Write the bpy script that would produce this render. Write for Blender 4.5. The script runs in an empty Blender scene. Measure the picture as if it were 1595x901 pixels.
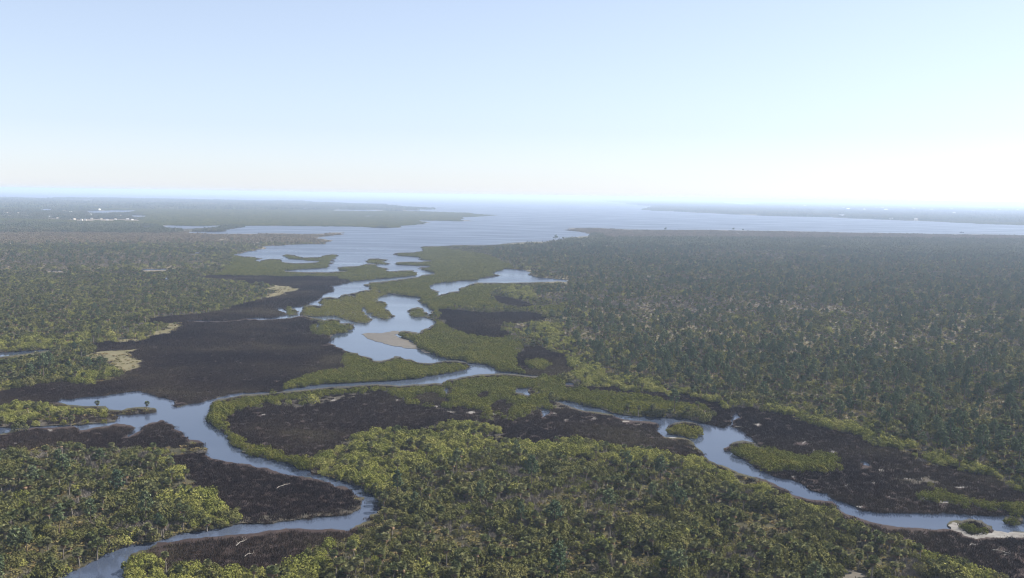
import bpy, bmesh, math, random
import numpy as np
from mathutils import Matrix, Vector
from mathutils.geometry import delaunay_2d_cdt

SC = bpy.context.scene
COL = SC.collection
R = math.radians
H = 120.0                      # the aircraft's height above the water, metres
F, CX, CY = 1500.0, 797.5, 450.5
HZ0, HZS = 292.5, 0.0150       # level line of sight in the photograph: y = HZ0 + HZS * x

# ------------------------------------------------------------------ camera
roll = math.atan(HZS)
pitch = math.atan((CY - (HZ0 + HZS * CX)) * math.cos(roll) / F)
fw = np.array([0, math.cos(pitch), -math.sin(pitch)])
up0 = np.array([0, math.sin(pitch), math.cos(pitch)])
r0 = np.array([1.0, 0, 0])
right = math.cos(roll) * r0 + math.sin(roll) * up0
up = -math.sin(roll) * r0 + math.cos(roll) * up0
cam = bpy.data.cameras.new('camera')
cam.sensor_fit = 'HORIZONTAL'
cam.sensor_width = 36.0
cam.lens = 36.0 * F / 1595.0
cam.clip_start = 1.0
cam.clip_end = 200000.0
co = bpy.data.objects.new('camera', cam)
COL.objects.link(co)
co.matrix_world = Matrix(((right[0], up[0], -fw[0], 0), (right[1], up[1], -fw[1], 0), (right[2], up[2], -fw[2], H), (0, 0, 0, 1)))
SC.camera = co

# ------------------------------------------------------------------ light
SUN_EL, SUN_AZ = 46.0, 74.0    # ahead of the camera and to the right
w = bpy.data.worlds.new('World')
SC.world = w
w.use_nodes = True
nt = w.node_tree
bg = nt.nodes['Background']
sky = nt.nodes.new('ShaderNodeTexSky')
sky.sky_type = 'NISHITA'
sky.sun_disc = False
sky.sun_elevation = R(SUN_EL)
sky.sun_rotation = R(SUN_AZ)
sky.altitude = 0.0
sky.air_density = 1.0
sky.dust_density = 0.25
sky.ozone_density = 2.2
# thin high haze: the clear-sky colour, less saturated and whitened towards a pale blue
hs = nt.nodes.new('ShaderNodeHueSaturation'); hs.inputs['Saturation'].default_value = 0.55
mxs = nt.nodes.new('ShaderNodeMix'); mxs.data_type = 'RGBA'; mxs.inputs[0].default_value = 0.24
mxs.inputs[7].default_value = (2.6, 3.9, 6.4, 1)
nt.links.new(sky.outputs[0], hs.inputs['Color']); nt.links.new(hs.outputs[0], mxs.inputs[6]); tn = nt.nodes.new('ShaderNodeMix'); tn.data_type = 'RGBA'; tn.blend_type = 'MULTIPLY'; tn.inputs[0].default_value = 1.0; tn.inputs[7].default_value = (0.955, 0.955, 0.985, 1)
nt.links.new(mxs.outputs[2], tn.inputs[6]); nt.links.new(tn.outputs[2], bg.inputs[0])
bg.inputs[1].default_value = 0.064
sl = bpy.data.lights.new('sun', 'SUN')
sl.energy = 5.0
sl.angle = R(0.53)
sl.color = (1.0, 0.95, 0.86)
so = bpy.data.objects.new('sun', sl)
COL.objects.link(so)
sd = Vector((math.sin(R(SUN_AZ)) * math.cos(R(SUN_EL)), math.cos(R(SUN_AZ)) * math.cos(R(SUN_EL)), math.sin(R(SUN_EL))))
so.rotation_euler = sd.to_track_quat('Z', 'Y').to_euler()
vs = SC.view_settings
SC.display_settings.display_device = 'sRGB'
vs.view_transform = 'Standard'
vs.look = 'None'
vs.exposure = 1.42
vs.gamma = 1.0
vs.use_curve_mapping = False
cy = SC.cycles
cy.max_bounces = 5
cy.diffuse_bounces = 1
cy.glossy_bounces = 2
cy.transmission_bounces = 3
cy.volume_bounces = 0
cy.transparent_max_bounces = 6
cy.use_denoising = True
cy.denoiser = "OPENIMAGEDENOISE"
cy.denoising_prefilter = "ACCURATE"
cy.pixel_filter_type = 'BLACKMAN_HARRIS'
cy.filter_width = 1.1
cy.caustics_reflective = False
cy.caustics_refractive = False
HAZE_DENSITY = 0.86e-4
HAZE_COLOR = (0.62, 0.755, 0.98)
HAZE_G = 0.15

# ------------------------------------------------------------------ helpers
RNG = np.random.default_rng(7)

def prop(o, label=None, cat=None, group=None, kind=None):
    if label: o['label'] = label
    if cat: o['category'] = cat
    if group: o['group'] = group
    if kind: o['kind'] = kind
    return o

def new_mesh(name, V, Fc, mats, midx=None, smooth=False):
    m = bpy.data.meshes.new(name)
    V = np.asarray(V, dtype=np.float32).reshape(-1, 3)
    if isinstance(Fc, np.ndarray):
        n, k = Fc.shape
        m.vertices.add(len(V)); m.vertices.foreach_set('co', V.ravel())
        m.loops.add(n * k); m.loops.foreach_set('vertex_index', Fc.astype(np.int32).ravel())
        m.polygons.add(n)
        m.polygons.foreach_set('loop_start', np.arange(0, n * k, k, dtype=np.int32))
        m.polygons.foreach_set('loop_total', np.full(n, k, dtype=np.int32))
    else:
        m.from_pydata([tuple(v) for v in V], [], [tuple(f) for f in Fc])
    for mt in mats: m.materials.append(mt)
    if midx is not None: m.polygons.foreach_set('material_index', np.asarray(midx, dtype=np.int32))
    if smooth: m.polygons.foreach_set('use_smooth', np.ones(len(m.polygons), dtype=bool))
    m.update(calc_edges=True)
    m.validate()
    return m

def obj(name, mesh, parent=None, loc=None):
    o = bpy.data.objects.new(name, mesh)
    COL.objects.link(o)
    if parent: o.parent = parent
    if loc is not None: o.location = loc
    return o

def xyz(x, y, z): return np.stack(np.broadcast_arrays(np.asarray(x, float), np.asarray(y, float), np.asarray(z, float)), -1)
def hz(x): return HZ0 + HZS * x
# the lens bows the horizon slightly; a reading taken off the photograph is put back on a straight one
_HX = [-400, 0, 400, 800, 1195, 1595, 2000]
_HY = [299, 296, 295.5, 300, 309.5, 320, 333]
def unbow(P):
    P = np.asarray(P, dtype=float).reshape(-1, 2)
    g = np.clip(1 - (P[:, 1] - 300) / 170.0, 0, 1)
    d = hz(P[:, 0]) - np.interp(P[:, 0], _HX, _HY)
    y = P[:, 1] + d * g
    y = np.maximum(y, hz(P[:, 0]) + 2.6)
    return np.stack([P[:, 0], y], 1)
def unproject(P, z=0.0):
    P = np.asarray(P, dtype=float).reshape(-1, 2)
    d = fw[None] * F + (P[:, 0:1] - CX) * right[None] - (P[:, 1:2] - CY) * up[None]
    t = (z - H) / d[:, 2]
    return np.stack([d[:, 0] * t, d[:, 1] * t], 1)
def project(W):
    W = np.asarray(W, dtype=float).reshape(-1, 3)
    q = W - np.array([0, 0, H])
    zz = np.maximum(q @ fw, 1e-3)
    return np.stack([CX + F * (q @ right) / zz, CY - F * (q @ up) / zz], 1)
def at(x, y, z=0.0):
    p = unproject(unbow([(x, y)]), z)[0]
    return float(p[0]), float(p[1])

def hash2(ix, iy, s):
    h = (ix.astype(np.int64) * 374761393 + iy.astype(np.int64) * 668265263 + s * 1274126177) & 0xffffffff
    h = ((h ^ (h >> 13)) * 1274126177) & 0xffffffff
    return ((h ^ (h >> 16)) & 0xffff) / 65535.0
def vnoise(x, y, s=0):
    ix, iy = np.floor(x), np.floor(y)
    fx, fy = x - ix, y - iy
    fx = fx * fx * (3 - 2 * fx); fy = fy * fy * (3 - 2 * fy)
    a = hash2(ix, iy, s); b = hash2(ix + 1, iy, s); c = hash2(ix, iy + 1, s); d = hash2(ix + 1, iy + 1, s)
    return (a * (1 - fx) + b * fx) * (1 - fy) + (c * (1 - fx) + d * fx) * fy
def fbm(x, y, s=0):
    return (vnoise(x, y, s) * 4 + vnoise(x * 2.1, y * 2.1, s + 1) * 2 + vnoise(x * 4.3, y * 4.3, s + 2)) / 7.0

# ------------------------------------------------------------------ materials
def nd(t, typ, **kw):
    n = t.nodes.new(typ)
    for k, v in kw.items(): setattr(n, k, v)
    return n

def leaf_mat(name, cols, trans=0.25, big=0.055, wts=(.46, .22, .50), spread=None):
    """foliage: colour by plant, by leaf and by patch of ground the plant grows in"""
    m = bpy.data.materials.new(name); m.use_nodes = True
    t = m.node_tree; t.nodes.clear()
    out = nd(t, 'ShaderNodeOutputMaterial')
    oi = nd(t, 'ShaderNodeObjectInfo'); ge = nd(t, 'ShaderNodeNewGeometry')
    no = nd(t, 'ShaderNodeTexNoise'); no.inputs['Scale'].default_value = big; no.inputs['Detail'].default_value = 3
    t.links.new(ge.outputs['Position'], no.inputs['Vector'])
    a = nd(t, 'ShaderNodeMath', operation='MULTIPLY_ADD'); a.inputs[1].default_value = wts[0]
    b = nd(t, 'ShaderNodeMath', operation='MULTIPLY_ADD'); b.inputs[1].default_value = wts[1]
    c = nd(t, 'ShaderNodeMath', operation='MULTIPLY'); c.inputs[1].default_value = wts[2]
    if spread:
        no.inputs['Detail'].default_value = 6
        mr = nd(t, 'ShaderNodeMapRange'); mr.inputs[1].default_value, mr.inputs[2].default_value = spread
        t.links.new(no.outputs['Fac'], mr.inputs[0]); t.links.new(mr.outputs[0], c.inputs[0])
    else: t.links.new(no.outputs['Fac'], c.inputs[0])
    t.links.new(ge.outputs['Random Per Island'], b.inputs[0]); t.links.new(c.outputs[0], b.inputs[2])
    t.links.new(oi.outputs['Random'], a.inputs[0]); t.links.new(b.outputs[0], a.inputs[2])
    rp = nd(t, 'ShaderNodeValToRGB')
    el = rp.color_ramp.elements
    while len(el) < len(cols): el.new(0.5)
    for i, cc in enumerate(cols):
        el[i].position = 0.12 + 0.86 * i / max(1, len(cols) - 1); el[i].color = (*cc, 1)
    t.links.new(a.outputs[0], rp.inputs[0])
    df = nd(t, 'ShaderNodeBsdfDiffuse'); tr = nd(t, 'ShaderNodeBsdfTranslucent'); mx = nd(t, 'ShaderNodeMixShader')
    mx.inputs[0].default_value = trans
    t.links.new(rp.outputs[0], df.inputs[0]); t.links.new(rp.outputs[0], tr.inputs[0])
    t.links.new(df.outputs[0], mx.inputs[1]); t.links.new(tr.outputs[0], mx.inputs[2])
    t.links.new(mx.outputs[0], out.inputs[0])
    return m

def ground_mat(name, cols, scales=(0.02, 0.25), rough=0.95, bump=0.3):
    m = bpy.data.materials.new(name); m.use_nodes = True
    t = m.node_tree; p = t.nodes['Principled BSDF']
    p.inputs['Roughness'].default_value = rough
    p.inputs['Specular IOR Level'].default_value = 0.15
    ge = nd(t, 'ShaderNodeNewGeometry')
    n1 = nd(t, 'ShaderNodeTexNoise'); n1.inputs['Scale'].default_value = scales[0]; n1.inputs['Detail'].default_value = 6; n1.inputs['Roughness'].default_value = 0.65
    n2 = nd(t, 'ShaderNodeTexNoise'); n2.inputs['Scale'].default_value = scales[1]; n2.inputs['Detail'].default_value = 5
    for n in (n1, n2): t.links.new(ge.outputs['Position'], n.inputs['Vector'])
    ad = nd(t, 'ShaderNodeMath', operation='ADD'); sc = nd(t, 'ShaderNodeMath', operation='MULTIPLY'); sc.inputs[1].default_value = 0.5
    t.links.new(n1.outputs['Fac'], ad.inputs[0]); t.links.new(n2.outputs['Fac'], ad.inputs[1]); t.links.new(ad.outputs[0], sc.inputs[0])
    rp = nd(t, 'ShaderNodeValToRGB'); el = rp.color_ramp.elements
    while len(el) < len(cols): el.new(0.5)
    for i, cc in enumerate(cols):
        el[i].position = 0.32 + 0.36 * i / max(1, len(cols) - 1); el[i].color = (*cc, 1)
    t.links.new(sc.outputs[0], rp.inputs[0]); t.links.new(rp.outputs[0], p.inputs['Base Color'])
    bp = nd(t, 'ShaderNodeBump'); bp.inputs['Strength'].default_value = bump; bp.inputs['Distance'].default_value = 0.6
    t.links.new(n2.outputs['Fac'], bp.inputs['Height']); t.links.new(bp.outputs[0], p.inputs['Normal'])
    return m

def plain_mat(name, c, rough=0.8, var=0.15, scale=1.5):
    m = bpy.data.materials.new(name); m.use_nodes = True
    t = m.node_tree; p = t.nodes['Principled BSDF']; p.inputs['Roughness'].default_value = rough
    no = nd(t, 'ShaderNodeTexNoise'); no.inputs['Scale'].default_value = scale
    tc = nd(t, 'ShaderNodeTexCoord'); t.links.new(tc.outputs['Object'], no.inputs['Vector'])
    rp = nd(t, 'ShaderNodeValToRGB'); el = rp.color_ramp.elements
    el[0].position, el[1].position = 0.3, 0.7
    el[0].color = (*[x * (1 - var) for x in c], 1); el[1].color = (*[min(1, x * (1 + var)) for x in c], 1)
    t.links.new(no.outputs['Fac'], rp.inputs[0]); t.links.new(rp.outputs[0], p.inputs['Base Color'])
    return m

def water_mat():
    m = bpy.data.materials.new('tidal water'); m.use_nodes = True
    t = m.node_tree; p = t.nodes['Principled BSDF']
    ge = nd(t, 'ShaderNodeNewGeometry')
    mp = nd(t, 'ShaderNodeMapping'); mp.inputs['Scale'].default_value = (0.35, 1.0, 1.0); mp.inputs['Rotation'].default_value = (0, 0, R(18))
    t.links.new(ge.outputs['Position'], mp.inputs['Vector'])
    n0 = nd(t, 'ShaderNodeTexNoise'); n0.inputs['Scale'].default_value = 0.012; n0.inputs['Detail'].default_value = 5
    t.links.new(mp.outputs[0], n0.inputs['Vector'])
    r2 = nd(t, 'ShaderNodeMapRange'); r2.inputs[1].default_value = 0.35; r2.inputs[2].default_value = 0.65
    r2.inputs[3].default_value = 0.02; r2.inputs[4].default_value = 0.20
    t.links.new(n0.outputs['Fac'], r2.inputs[0]); 
    sx0 = nd(t, 'ShaderNodeSeparateXYZ'); t.links.new(ge.outputs['Position'], sx0.inputs[0])
    wr0 = nd(t, 'ShaderNodeMapRange'); wr0.inputs[1].default_value = 700.0; wr0.inputs[2].default_value = 2200.0; wr0.inputs[3].default_value = 0.0; wr0.inputs[4].default_value = 0.26
    t.links.new(sx0.outputs['Y'], wr0.inputs[0])
    ra = nd(t, 'ShaderNodeMath', operation='ADD'); t.links.new(r2.outputs[0], ra.inputs[0]); t.links.new(wr0.outputs[0], ra.inputs[1])
    t.links.new(ra.outputs[0], p.inputs['Roughness'])
    # peat-stained and silty water, in drifting patches
    rp = nd(t, 'ShaderNodeValToRGB'); el = rp.color_ramp.elements
    el[0].position, el[1].position = 0.35, 0.7
    el[0].color = (0.018, 0.026, 0.046, 1); el[1].color = (0.040, 0.050, 0.074, 1)
    t.links.new(n0.outputs['Fac'], rp.inputs[0]); t.links.new(rp.outputs[0], p.inputs['Base Color'])
    p.inputs['IOR'].default_value = 1.333
    n1 = nd(t, 'ShaderNodeTexNoise'); n1.inputs['Scale'].default_value = 0.55; n1.inputs['Detail'].default_value = 3
    t.links.new(mp.outputs[0], n1.inputs['Vector'])
    bp = nd(t, 'ShaderNodeBump'); bp.inputs['Distance'].default_value = 0.15
    # sheltered between the river banks, ruffled by the wind out on the bay
    sx = nd(t, 'ShaderNodeSeparateXYZ'); t.links.new(ge.outputs['Position'], sx.inputs[0])
    wr = nd(t, 'ShaderNodeMapRange'); wr.inputs[1].default_value = 700.0; wr.inputs[2].default_value = 2000.0; wr.inputs[3].default_value = 0.12; wr.inputs[4].default_value = 1.6
    t.links.new(sx.outputs['Y'], wr.inputs[0]); t.links.new(wr.outputs[0], bp.inputs['Strength'])
    t.links.new(n1.outputs['Fac'], bp.inputs['Height']); t.links.new(bp.outputs[0], p.inputs['Normal'])
    return m

M_WATER = water_mat()
M_MARSH = ground_mat('needlerush marsh', [(0.014, 0.009, 0.008), (0.026, 0.017, 0.015), (0.042, 0.030, 0.024)], (0.03, 0.4))
M_MUD = ground_mat('dark tidal mud', [(0.020, 0.018, 0.014), (0.035, 0.032, 0.024), (0.055, 0.048, 0.035)], (0.05, 0.5))
M_FLOOR = ground_mat('forest floor', [(0.018, 0.018, 0.010), (0.034, 0.031, 0.016), (0.058, 0.048, 0.026)], (0.03, 0.3))
M_PFLOOR = ground_mat('pine flat floor', [(0.0494, 0.0468, 0.0286), (0.0858, 0.0754, 0.0468), (0.1365, 0.1144, 0.0754)], (0.02, 0.2))
M_SAVAN = ground_mat('dry grass flat', [(0.042, 0.037, 0.026), (0.062, 0.053, 0.039), (0.088, 0.073, 0.056)], (0.012, 0.15))
M_SALT = ground_mat('salt meadow', [(0.058, 0.054, 0.026), (0.088, 0.077, 0.040), (0.130, 0.108, 0.064)], (0.02, 0.3))
M_SAND = ground_mat('wet sand', [(0.0576, 0.0504, 0.0403), (0.0792, 0.0691, 0.0547), (0.1080, 0.0936, 0.0749)], (0.03, 0.3), 0.55)
M_SCRUB = ground_mat('far scrub ground', [(0.0585, 0.0546, 0.0338), (0.0975, 0.0806, 0.0520), (0.1430, 0.1105, 0.0754)], (0.006, 0.05))
M_PAN = ground_mat('pale sand and painted pool glint', [(0.0800, 0.0720, 0.0640), (0.1280, 0.1200, 0.1120), (0.1920, 0.1800, 0.1720)], (0.1, 0.6))  # bare pale sand, and the sky glint of small pools painted as pale ground

L_PALM = leaf_mat('palm frond green', [(0.028, 0.038, 0.018), (0.052, 0.062, 0.026), (0.085, 0.088, 0.040), (0.130, 0.122, 0.062)], 0.2)
L_DEAD = leaf_mat('dead frond brown', [(0.085, 0.055, 0.034), (0.145, 0.095, 0.058), (0.20, 0.145, 0.095)], 0.1)
L_PINE = leaf_mat('pine needles', [(0.0325, 0.0525, 0.0325), (0.0575, 0.0825, 0.0475), (0.0925, 0.1150, 0.0600), (0.1225, 0.1350, 0.0700)], 0.18)
L_YEL = leaf_mat('yellow green shrub leaves', [(0.068, 0.080, 0.018), (0.120, 0.127, 0.031), (0.168, 0.168, 0.046), (0.218, 0.202, 0.068)], 0.25)
L_OLIVE = leaf_mat('olive shrub leaves', [(0.034, 0.040, 0.018), (0.062, 0.066, 0.024), (0.098, 0.096, 0.034), (0.130, 0.118, 0.050)], 0.25)
L_MANG = leaf_mat('mangrove leaves', [(0.046, 0.054, 0.010), (0.070, 0.077, 0.014), (0.096, 0.098, 0.019), (0.132, 0.116, 0.028)], 0.2, 0.03)
L_GREY = leaf_mat('bare grey twigs', [(0.075, 0.066, 0.056), (0.125, 0.110, 0.094), (0.180, 0.160, 0.138)], 0.0)
L_PALMETTO = leaf_mat('saw palmetto', [(0.052, 0.056, 0.022), (0.095, 0.086, 0.034), (0.140, 0.112, 0.048), (0.160, 0.105, 0.058)], 0.2)
L_RUSH = leaf_mat('rush blades', [(0.014, 0.009, 0.009), (0.024, 0.016, 0.014), (0.038, 0.027, 0.020), (0.074, 0.060, 0.036)], 0.1, 0.012, (.14, .18, .72), (.38, .64))
L_FAR = leaf_mat('distant canopy', [(0.0338, 0.0468, 0.0234), (0.0598, 0.0702, 0.0338), (0.0858, 0.0884, 0.0442), (0.1170, 0.1014, 0.0572)], 0.1, 0.004)
M_TRUNK = plain_mat('palm trunk', (0.13, 0.11, 0.09))
M_BARK = plain_mat('pine bark', (0.085, 0.06, 0.045))
M_SNAG = plain_mat('bleached wood', (0.14, 0.125, 0.11))
M_WALL = plain_mat('white house wall', (0.78, 0.77, 0.74), 0.7, 0.05)
M_WALL2 = plain_mat('cream house wall', (0.62, 0.56, 0.46), 0.7, 0.06)
M_ROOFW = plain_mat('white roof', (0.82, 0.81, 0.79), 0.5, 0.04)
M_ROOFT = plain_mat('tan shingle roof', (0.34, 0.27, 0.22), 0.8)
M_ROOFG = plain_mat('grey shingle roof', (0.30, 0.29, 0.29), 0.8)
M_GLASS = plain_mat('window glass', (0.03, 0.035, 0.04), 0.1)
M_HULL = plain_mat('dark hull', (0.035, 0.04, 0.05), 0.5)
M_CABIN = plain_mat('boat cabin', (0.10, 0.10, 0.11), 0.5)

# ------------------------------------------------------------------ the map: outlines read off the photograph, laid on the ground plane
# class numbers
WATER, MARSH, MANG, PALMW, YELLOW, PINEW, SAVAN, SALT, SAND, SCRUB, FARW, MIDW, TOWN, PAN, GRASSM = range(15)
_far = [(904, 306), (850, 299), (600, 297.5), (400, 294), (200, 294), (0, 294), (-300, 296), (-500, 300)]
P_BAY = [(-500, 316), (-300, 313), (0, 311), (60, 312), (88, 312.7), (88, 310), (140, 309.5), (300, 310), (400, 310.5), (465, 310.5), (500, 313), (600, 315.5),
 (610, 317.5), (645, 320.5), (683, 322.3), (650, 323.5), (635, 325.5), (660, 326), (720, 328), (768, 331.5), (760, 333), (716, 336), (741, 341.5),
 (715, 342), (650, 340.5), (668, 344.5), (655, 347), (622, 349.5), (620, 352.5), (600, 353), (540, 350.5), (470, 350), (400, 350), (380, 350.5),
 (375, 353), (350, 357), (345, 360), (291, 361), (292, 362.2), (340, 363.7), (370, 363), (440, 362), (470, 363), (500, 362.5), (520, 360.5),
 (536, 360.5), (536, 363.5), (510, 366), (490, 370), (505, 371), (513, 375), (508, 378.5), (470, 379), (440, 381), (400, 388), (385, 391), (363, 396),
 (380, 399), (397, 399.5), (398, 404), (409, 408), (412, 404), (420, 402.5), (440, 402.5), (443, 408), (460, 409.5), (487, 408.5), (500, 405.5),
 (511, 406), (511, 411), (503, 417), (487, 418), (437, 421.5), (480, 423.5), (525, 422.5), (546, 421.5), (529, 420), (526, 417), (532, 415),
 (560, 413.5), (572, 410), (590, 411), (605, 418), (614, 424), (622, 421), (645, 420.5), (649, 424), (648, 428), (625, 431), (605, 433), (585, 434.5),
 (560, 437), (540, 440), (525, 443), (517, 449), (513, 455), (500, 463), (487, 469), (475, 476), (468, 480), (467, 492), (487, 496), (500, 498),
 (502, 499.5), (515, 497.5), (530, 499), (533, 504), (543, 504), (551, 509), (547, 513), (539, 516), (535, 519.5), (522.5, 521), (518, 524), (515, 531),
 (522.5, 541), (533, 546), (543, 549), (558, 551.5), (562, 555), (579, 559), (584, 563), (594, 563), (614.5, 556), (624.7, 556.6), (630, 560.5),
 (642.5, 561.7), (649, 565.5), (670.6, 567), (693.6, 563), (714, 563), (729, 568), (730.6, 573), (719, 578), (688.5, 583.4), (650, 590), (617, 592),
 (579, 595), (515, 597.5), (484, 601), (446, 606), (440, 609), (400, 611.5), (378, 611), (352, 615), (327, 623), (301, 629), (283, 633), (276, 635), (271, 633),
 (272, 628), (258, 620), (245, 618), (222, 611.5), (219.5, 609), (204, 610), (179, 614), (143, 618), (112, 621.7), (98, 621), (88, 625), (74, 628),
 (92, 628.5), (107, 632), (120, 633), (138, 634.5), (163, 634), (168.5, 639.5), (189, 641), (204, 637), (227, 635), (241, 637), (242.5, 642),
 (225, 644.7), (194, 647), (179, 647), (182.5, 653.6), (180, 657.5), (153, 660), (128, 662), (102, 663), (51, 665), (25.5, 667), (-200, 676), (-200, 688),
 (-40, 682), (0, 678), (15, 675), (18, 671), (40, 669), (70, 668), (115, 665.5), (118, 667), (120, 672), (135, 671), (150, 667), (182, 661), (204, 664),
 (210, 667), (205, 672), (197, 680), (199, 683), (206, 679), (225, 664), (235, 660), (245, 659), (249, 656), (255, 656), (271, 666), (288.5, 682),
 (311.5, 689), (316.6, 696.5), (318, 708), (329, 715.7), (362.5, 722), (383, 724.6), (400, 730), (418, 731), (436, 738.7), (459, 742.5), (484, 745),
 (507, 752.7), (522.5, 760), (538, 760), (553, 773), (563, 783), (562, 792), (548, 800), (528, 804), (510, 806), (477, 809), (425.5, 816.5),
 (400, 816.5), (375, 817), (357, 821.6), (332, 825.5), (293.6, 830.6), (268, 837), (242.5, 844.6), (204, 850), (189, 853.5), (163, 862.5),
 (153, 871.4), (138, 878), (112, 890.6), (94.5, 898), (75, 915), (40, 990), (0, 1100), (190, 1100), (198, 960), (199, 901), (199, 890.6),
 (201.7, 872.7), (204, 865), (217, 860), (230, 858.6), (245, 847), (265.5, 847), (306, 841), (357, 835.7), (378, 834), (400, 832.5), (438, 827),
 (459, 825.5), (484, 827), (543, 829), (553, 823), (576, 812.7), (576, 804), (589, 801), (595, 793.5), (594, 783), (579, 769), (563, 760),
 (543, 751.4), (515, 745), (487, 738.7), (459, 726), (438, 719.5), (413, 714), (400, 712), (378, 706), (365, 694.5), (357, 679), (339.5, 667.6),
 (327, 658.7), (324, 646), (327, 633), (334, 625.5), (357, 620.4), (378, 615.8), (400, 615), (443, 611), (484, 607.7), (515, 604), (579, 600),
 (612, 601), (622, 602.5), (642.5, 600), (676, 598), (691, 598.7), (690, 596), (701, 592), (719, 588.5), (744.6, 584.7), (778, 583), (800, 584),
 (840, 588), (842, 586.5), (800, 581), (780, 579.6), (773, 574.5), (757, 568), (729, 565.5), (706, 560), (683, 555), (668, 547.7), (650, 539),
 (645, 532), (630, 525), (622, 518), (630, 516), (642.5, 518), (651.5, 519.6), (655, 516), (668, 510.6), (678, 505.5), (676, 500), (670, 490),
 (668, 479), (660, 474), (651.5, 468), (650, 463), (624.7, 460), (594, 456.4), (576, 450), (571, 446), (576, 440), (594, 438.5), (622, 434.7),
 (655, 429.6), (678, 425.7), (670.6, 422), (650, 418), (653, 415.5), (672, 413.5), (650, 413), (619.6, 411.7), (618, 409), (622, 407), (655, 407), (676, 405),
 (651, 403), (651, 399), (625, 397.6), (614.5, 395.6), (619.6, 392.5), (655, 390), (658, 387.4), (656.6, 385), (660, 382), (681, 382), (719, 380),
 (757.5, 380), (790.6, 377), (800, 376), (833, 374.7), (851, 374.7), (861, 372.5), (876.6, 370), (902, 367), (920, 364.5), (915, 362), (892, 358),
 (876.6, 356), (884, 353.7), (927.6, 353), (978.7, 356), (1030, 357), (1081, 357), (1132, 358), (1200, 359.4), (1259, 361), (1322.6, 363),
 (1399, 364.5), (1476, 366.5), (1527, 367), (1595, 369), (2100, 384), (2100, 369), (1595, 353.7), (1527, 351), (1450, 346.6), (1374, 343.5),
 (1297, 339), (1195, 336), (1157.5, 334), (1106, 331), (1055, 328), (1012, 325.7), (999, 324.4), (1019.6, 321), (999, 317.5), (966, 314.7),
 (935, 309.6)] + _far
P_EAST = [(846, 621.7), (861, 622.5), (884, 625.5), (915, 633), (953, 643), (984, 648.5), (1017, 650.5), (1037, 650), (1068, 652), (1088.5, 657.5), (1101, 661),
 (1116.6, 664), (1129, 667.6), (1137, 656), (1143, 646), (1147, 643), (1150, 645), (1142, 656), (1141, 666), (1153.6, 669), (1165, 679), (1178, 689), (1188, 699.6),
 (1170, 690), (1157, 687.6), (1144.6, 690), (1137, 696.5), (1129, 703.7), (1142, 704), (1157, 715.7), (1178, 730), (1193, 736), (1210, 744), (1233, 747.6), (1256, 758),
 (1264, 765.5), (1289.5, 769), (1297, 776), (1328, 787), (1346, 796), (1374, 798.7), (1425, 800), (1471, 798.7), (1501, 801), (1552, 804),
 (1595, 805), (1850, 812), (1850, 842), (1595, 830.6), (1570, 832), (1547, 828), (1545, 821.6), (1525, 818), (1501, 814), (1483.5, 813), (1476, 817), (1482, 826), (1450, 827), (1412, 824), (1374, 819),
 (1338, 809), (1310, 798.7), (1297, 783), (1251, 777), (1233, 772), (1210, 758), (1195, 750), (1165, 742.5), (1139.5, 733.5), (1109, 721),
 (1096, 712), (1088.5, 701.6), (1078, 689), (1068, 684), (1055, 683), (1037.5, 683), (1027, 678), (1022, 670), (1026, 665), (1022, 660), (994, 657),
 (963, 652), (953, 647), (915, 642), (887, 634.5), (874, 629), (859, 624)]
P_LAGOON = [(668, 446), (678, 452.6), (677, 461), (683, 460), (700, 455), (718, 453.6), (718, 448), (732, 443), (743, 440), (770, 440), (807.5, 440), (826, 440), (855, 439),
 (868, 438), (889, 440), (883, 435.6), (864, 434), (836, 431), (822.6, 427), (824.5, 422.5), (828, 420), (807.5, 418.7), (785, 417.5), (783, 420.5),
 (766, 425), (758.5, 432), (745, 436), (722.6, 436.6), (709.4, 438), (685, 440.4)]
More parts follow.
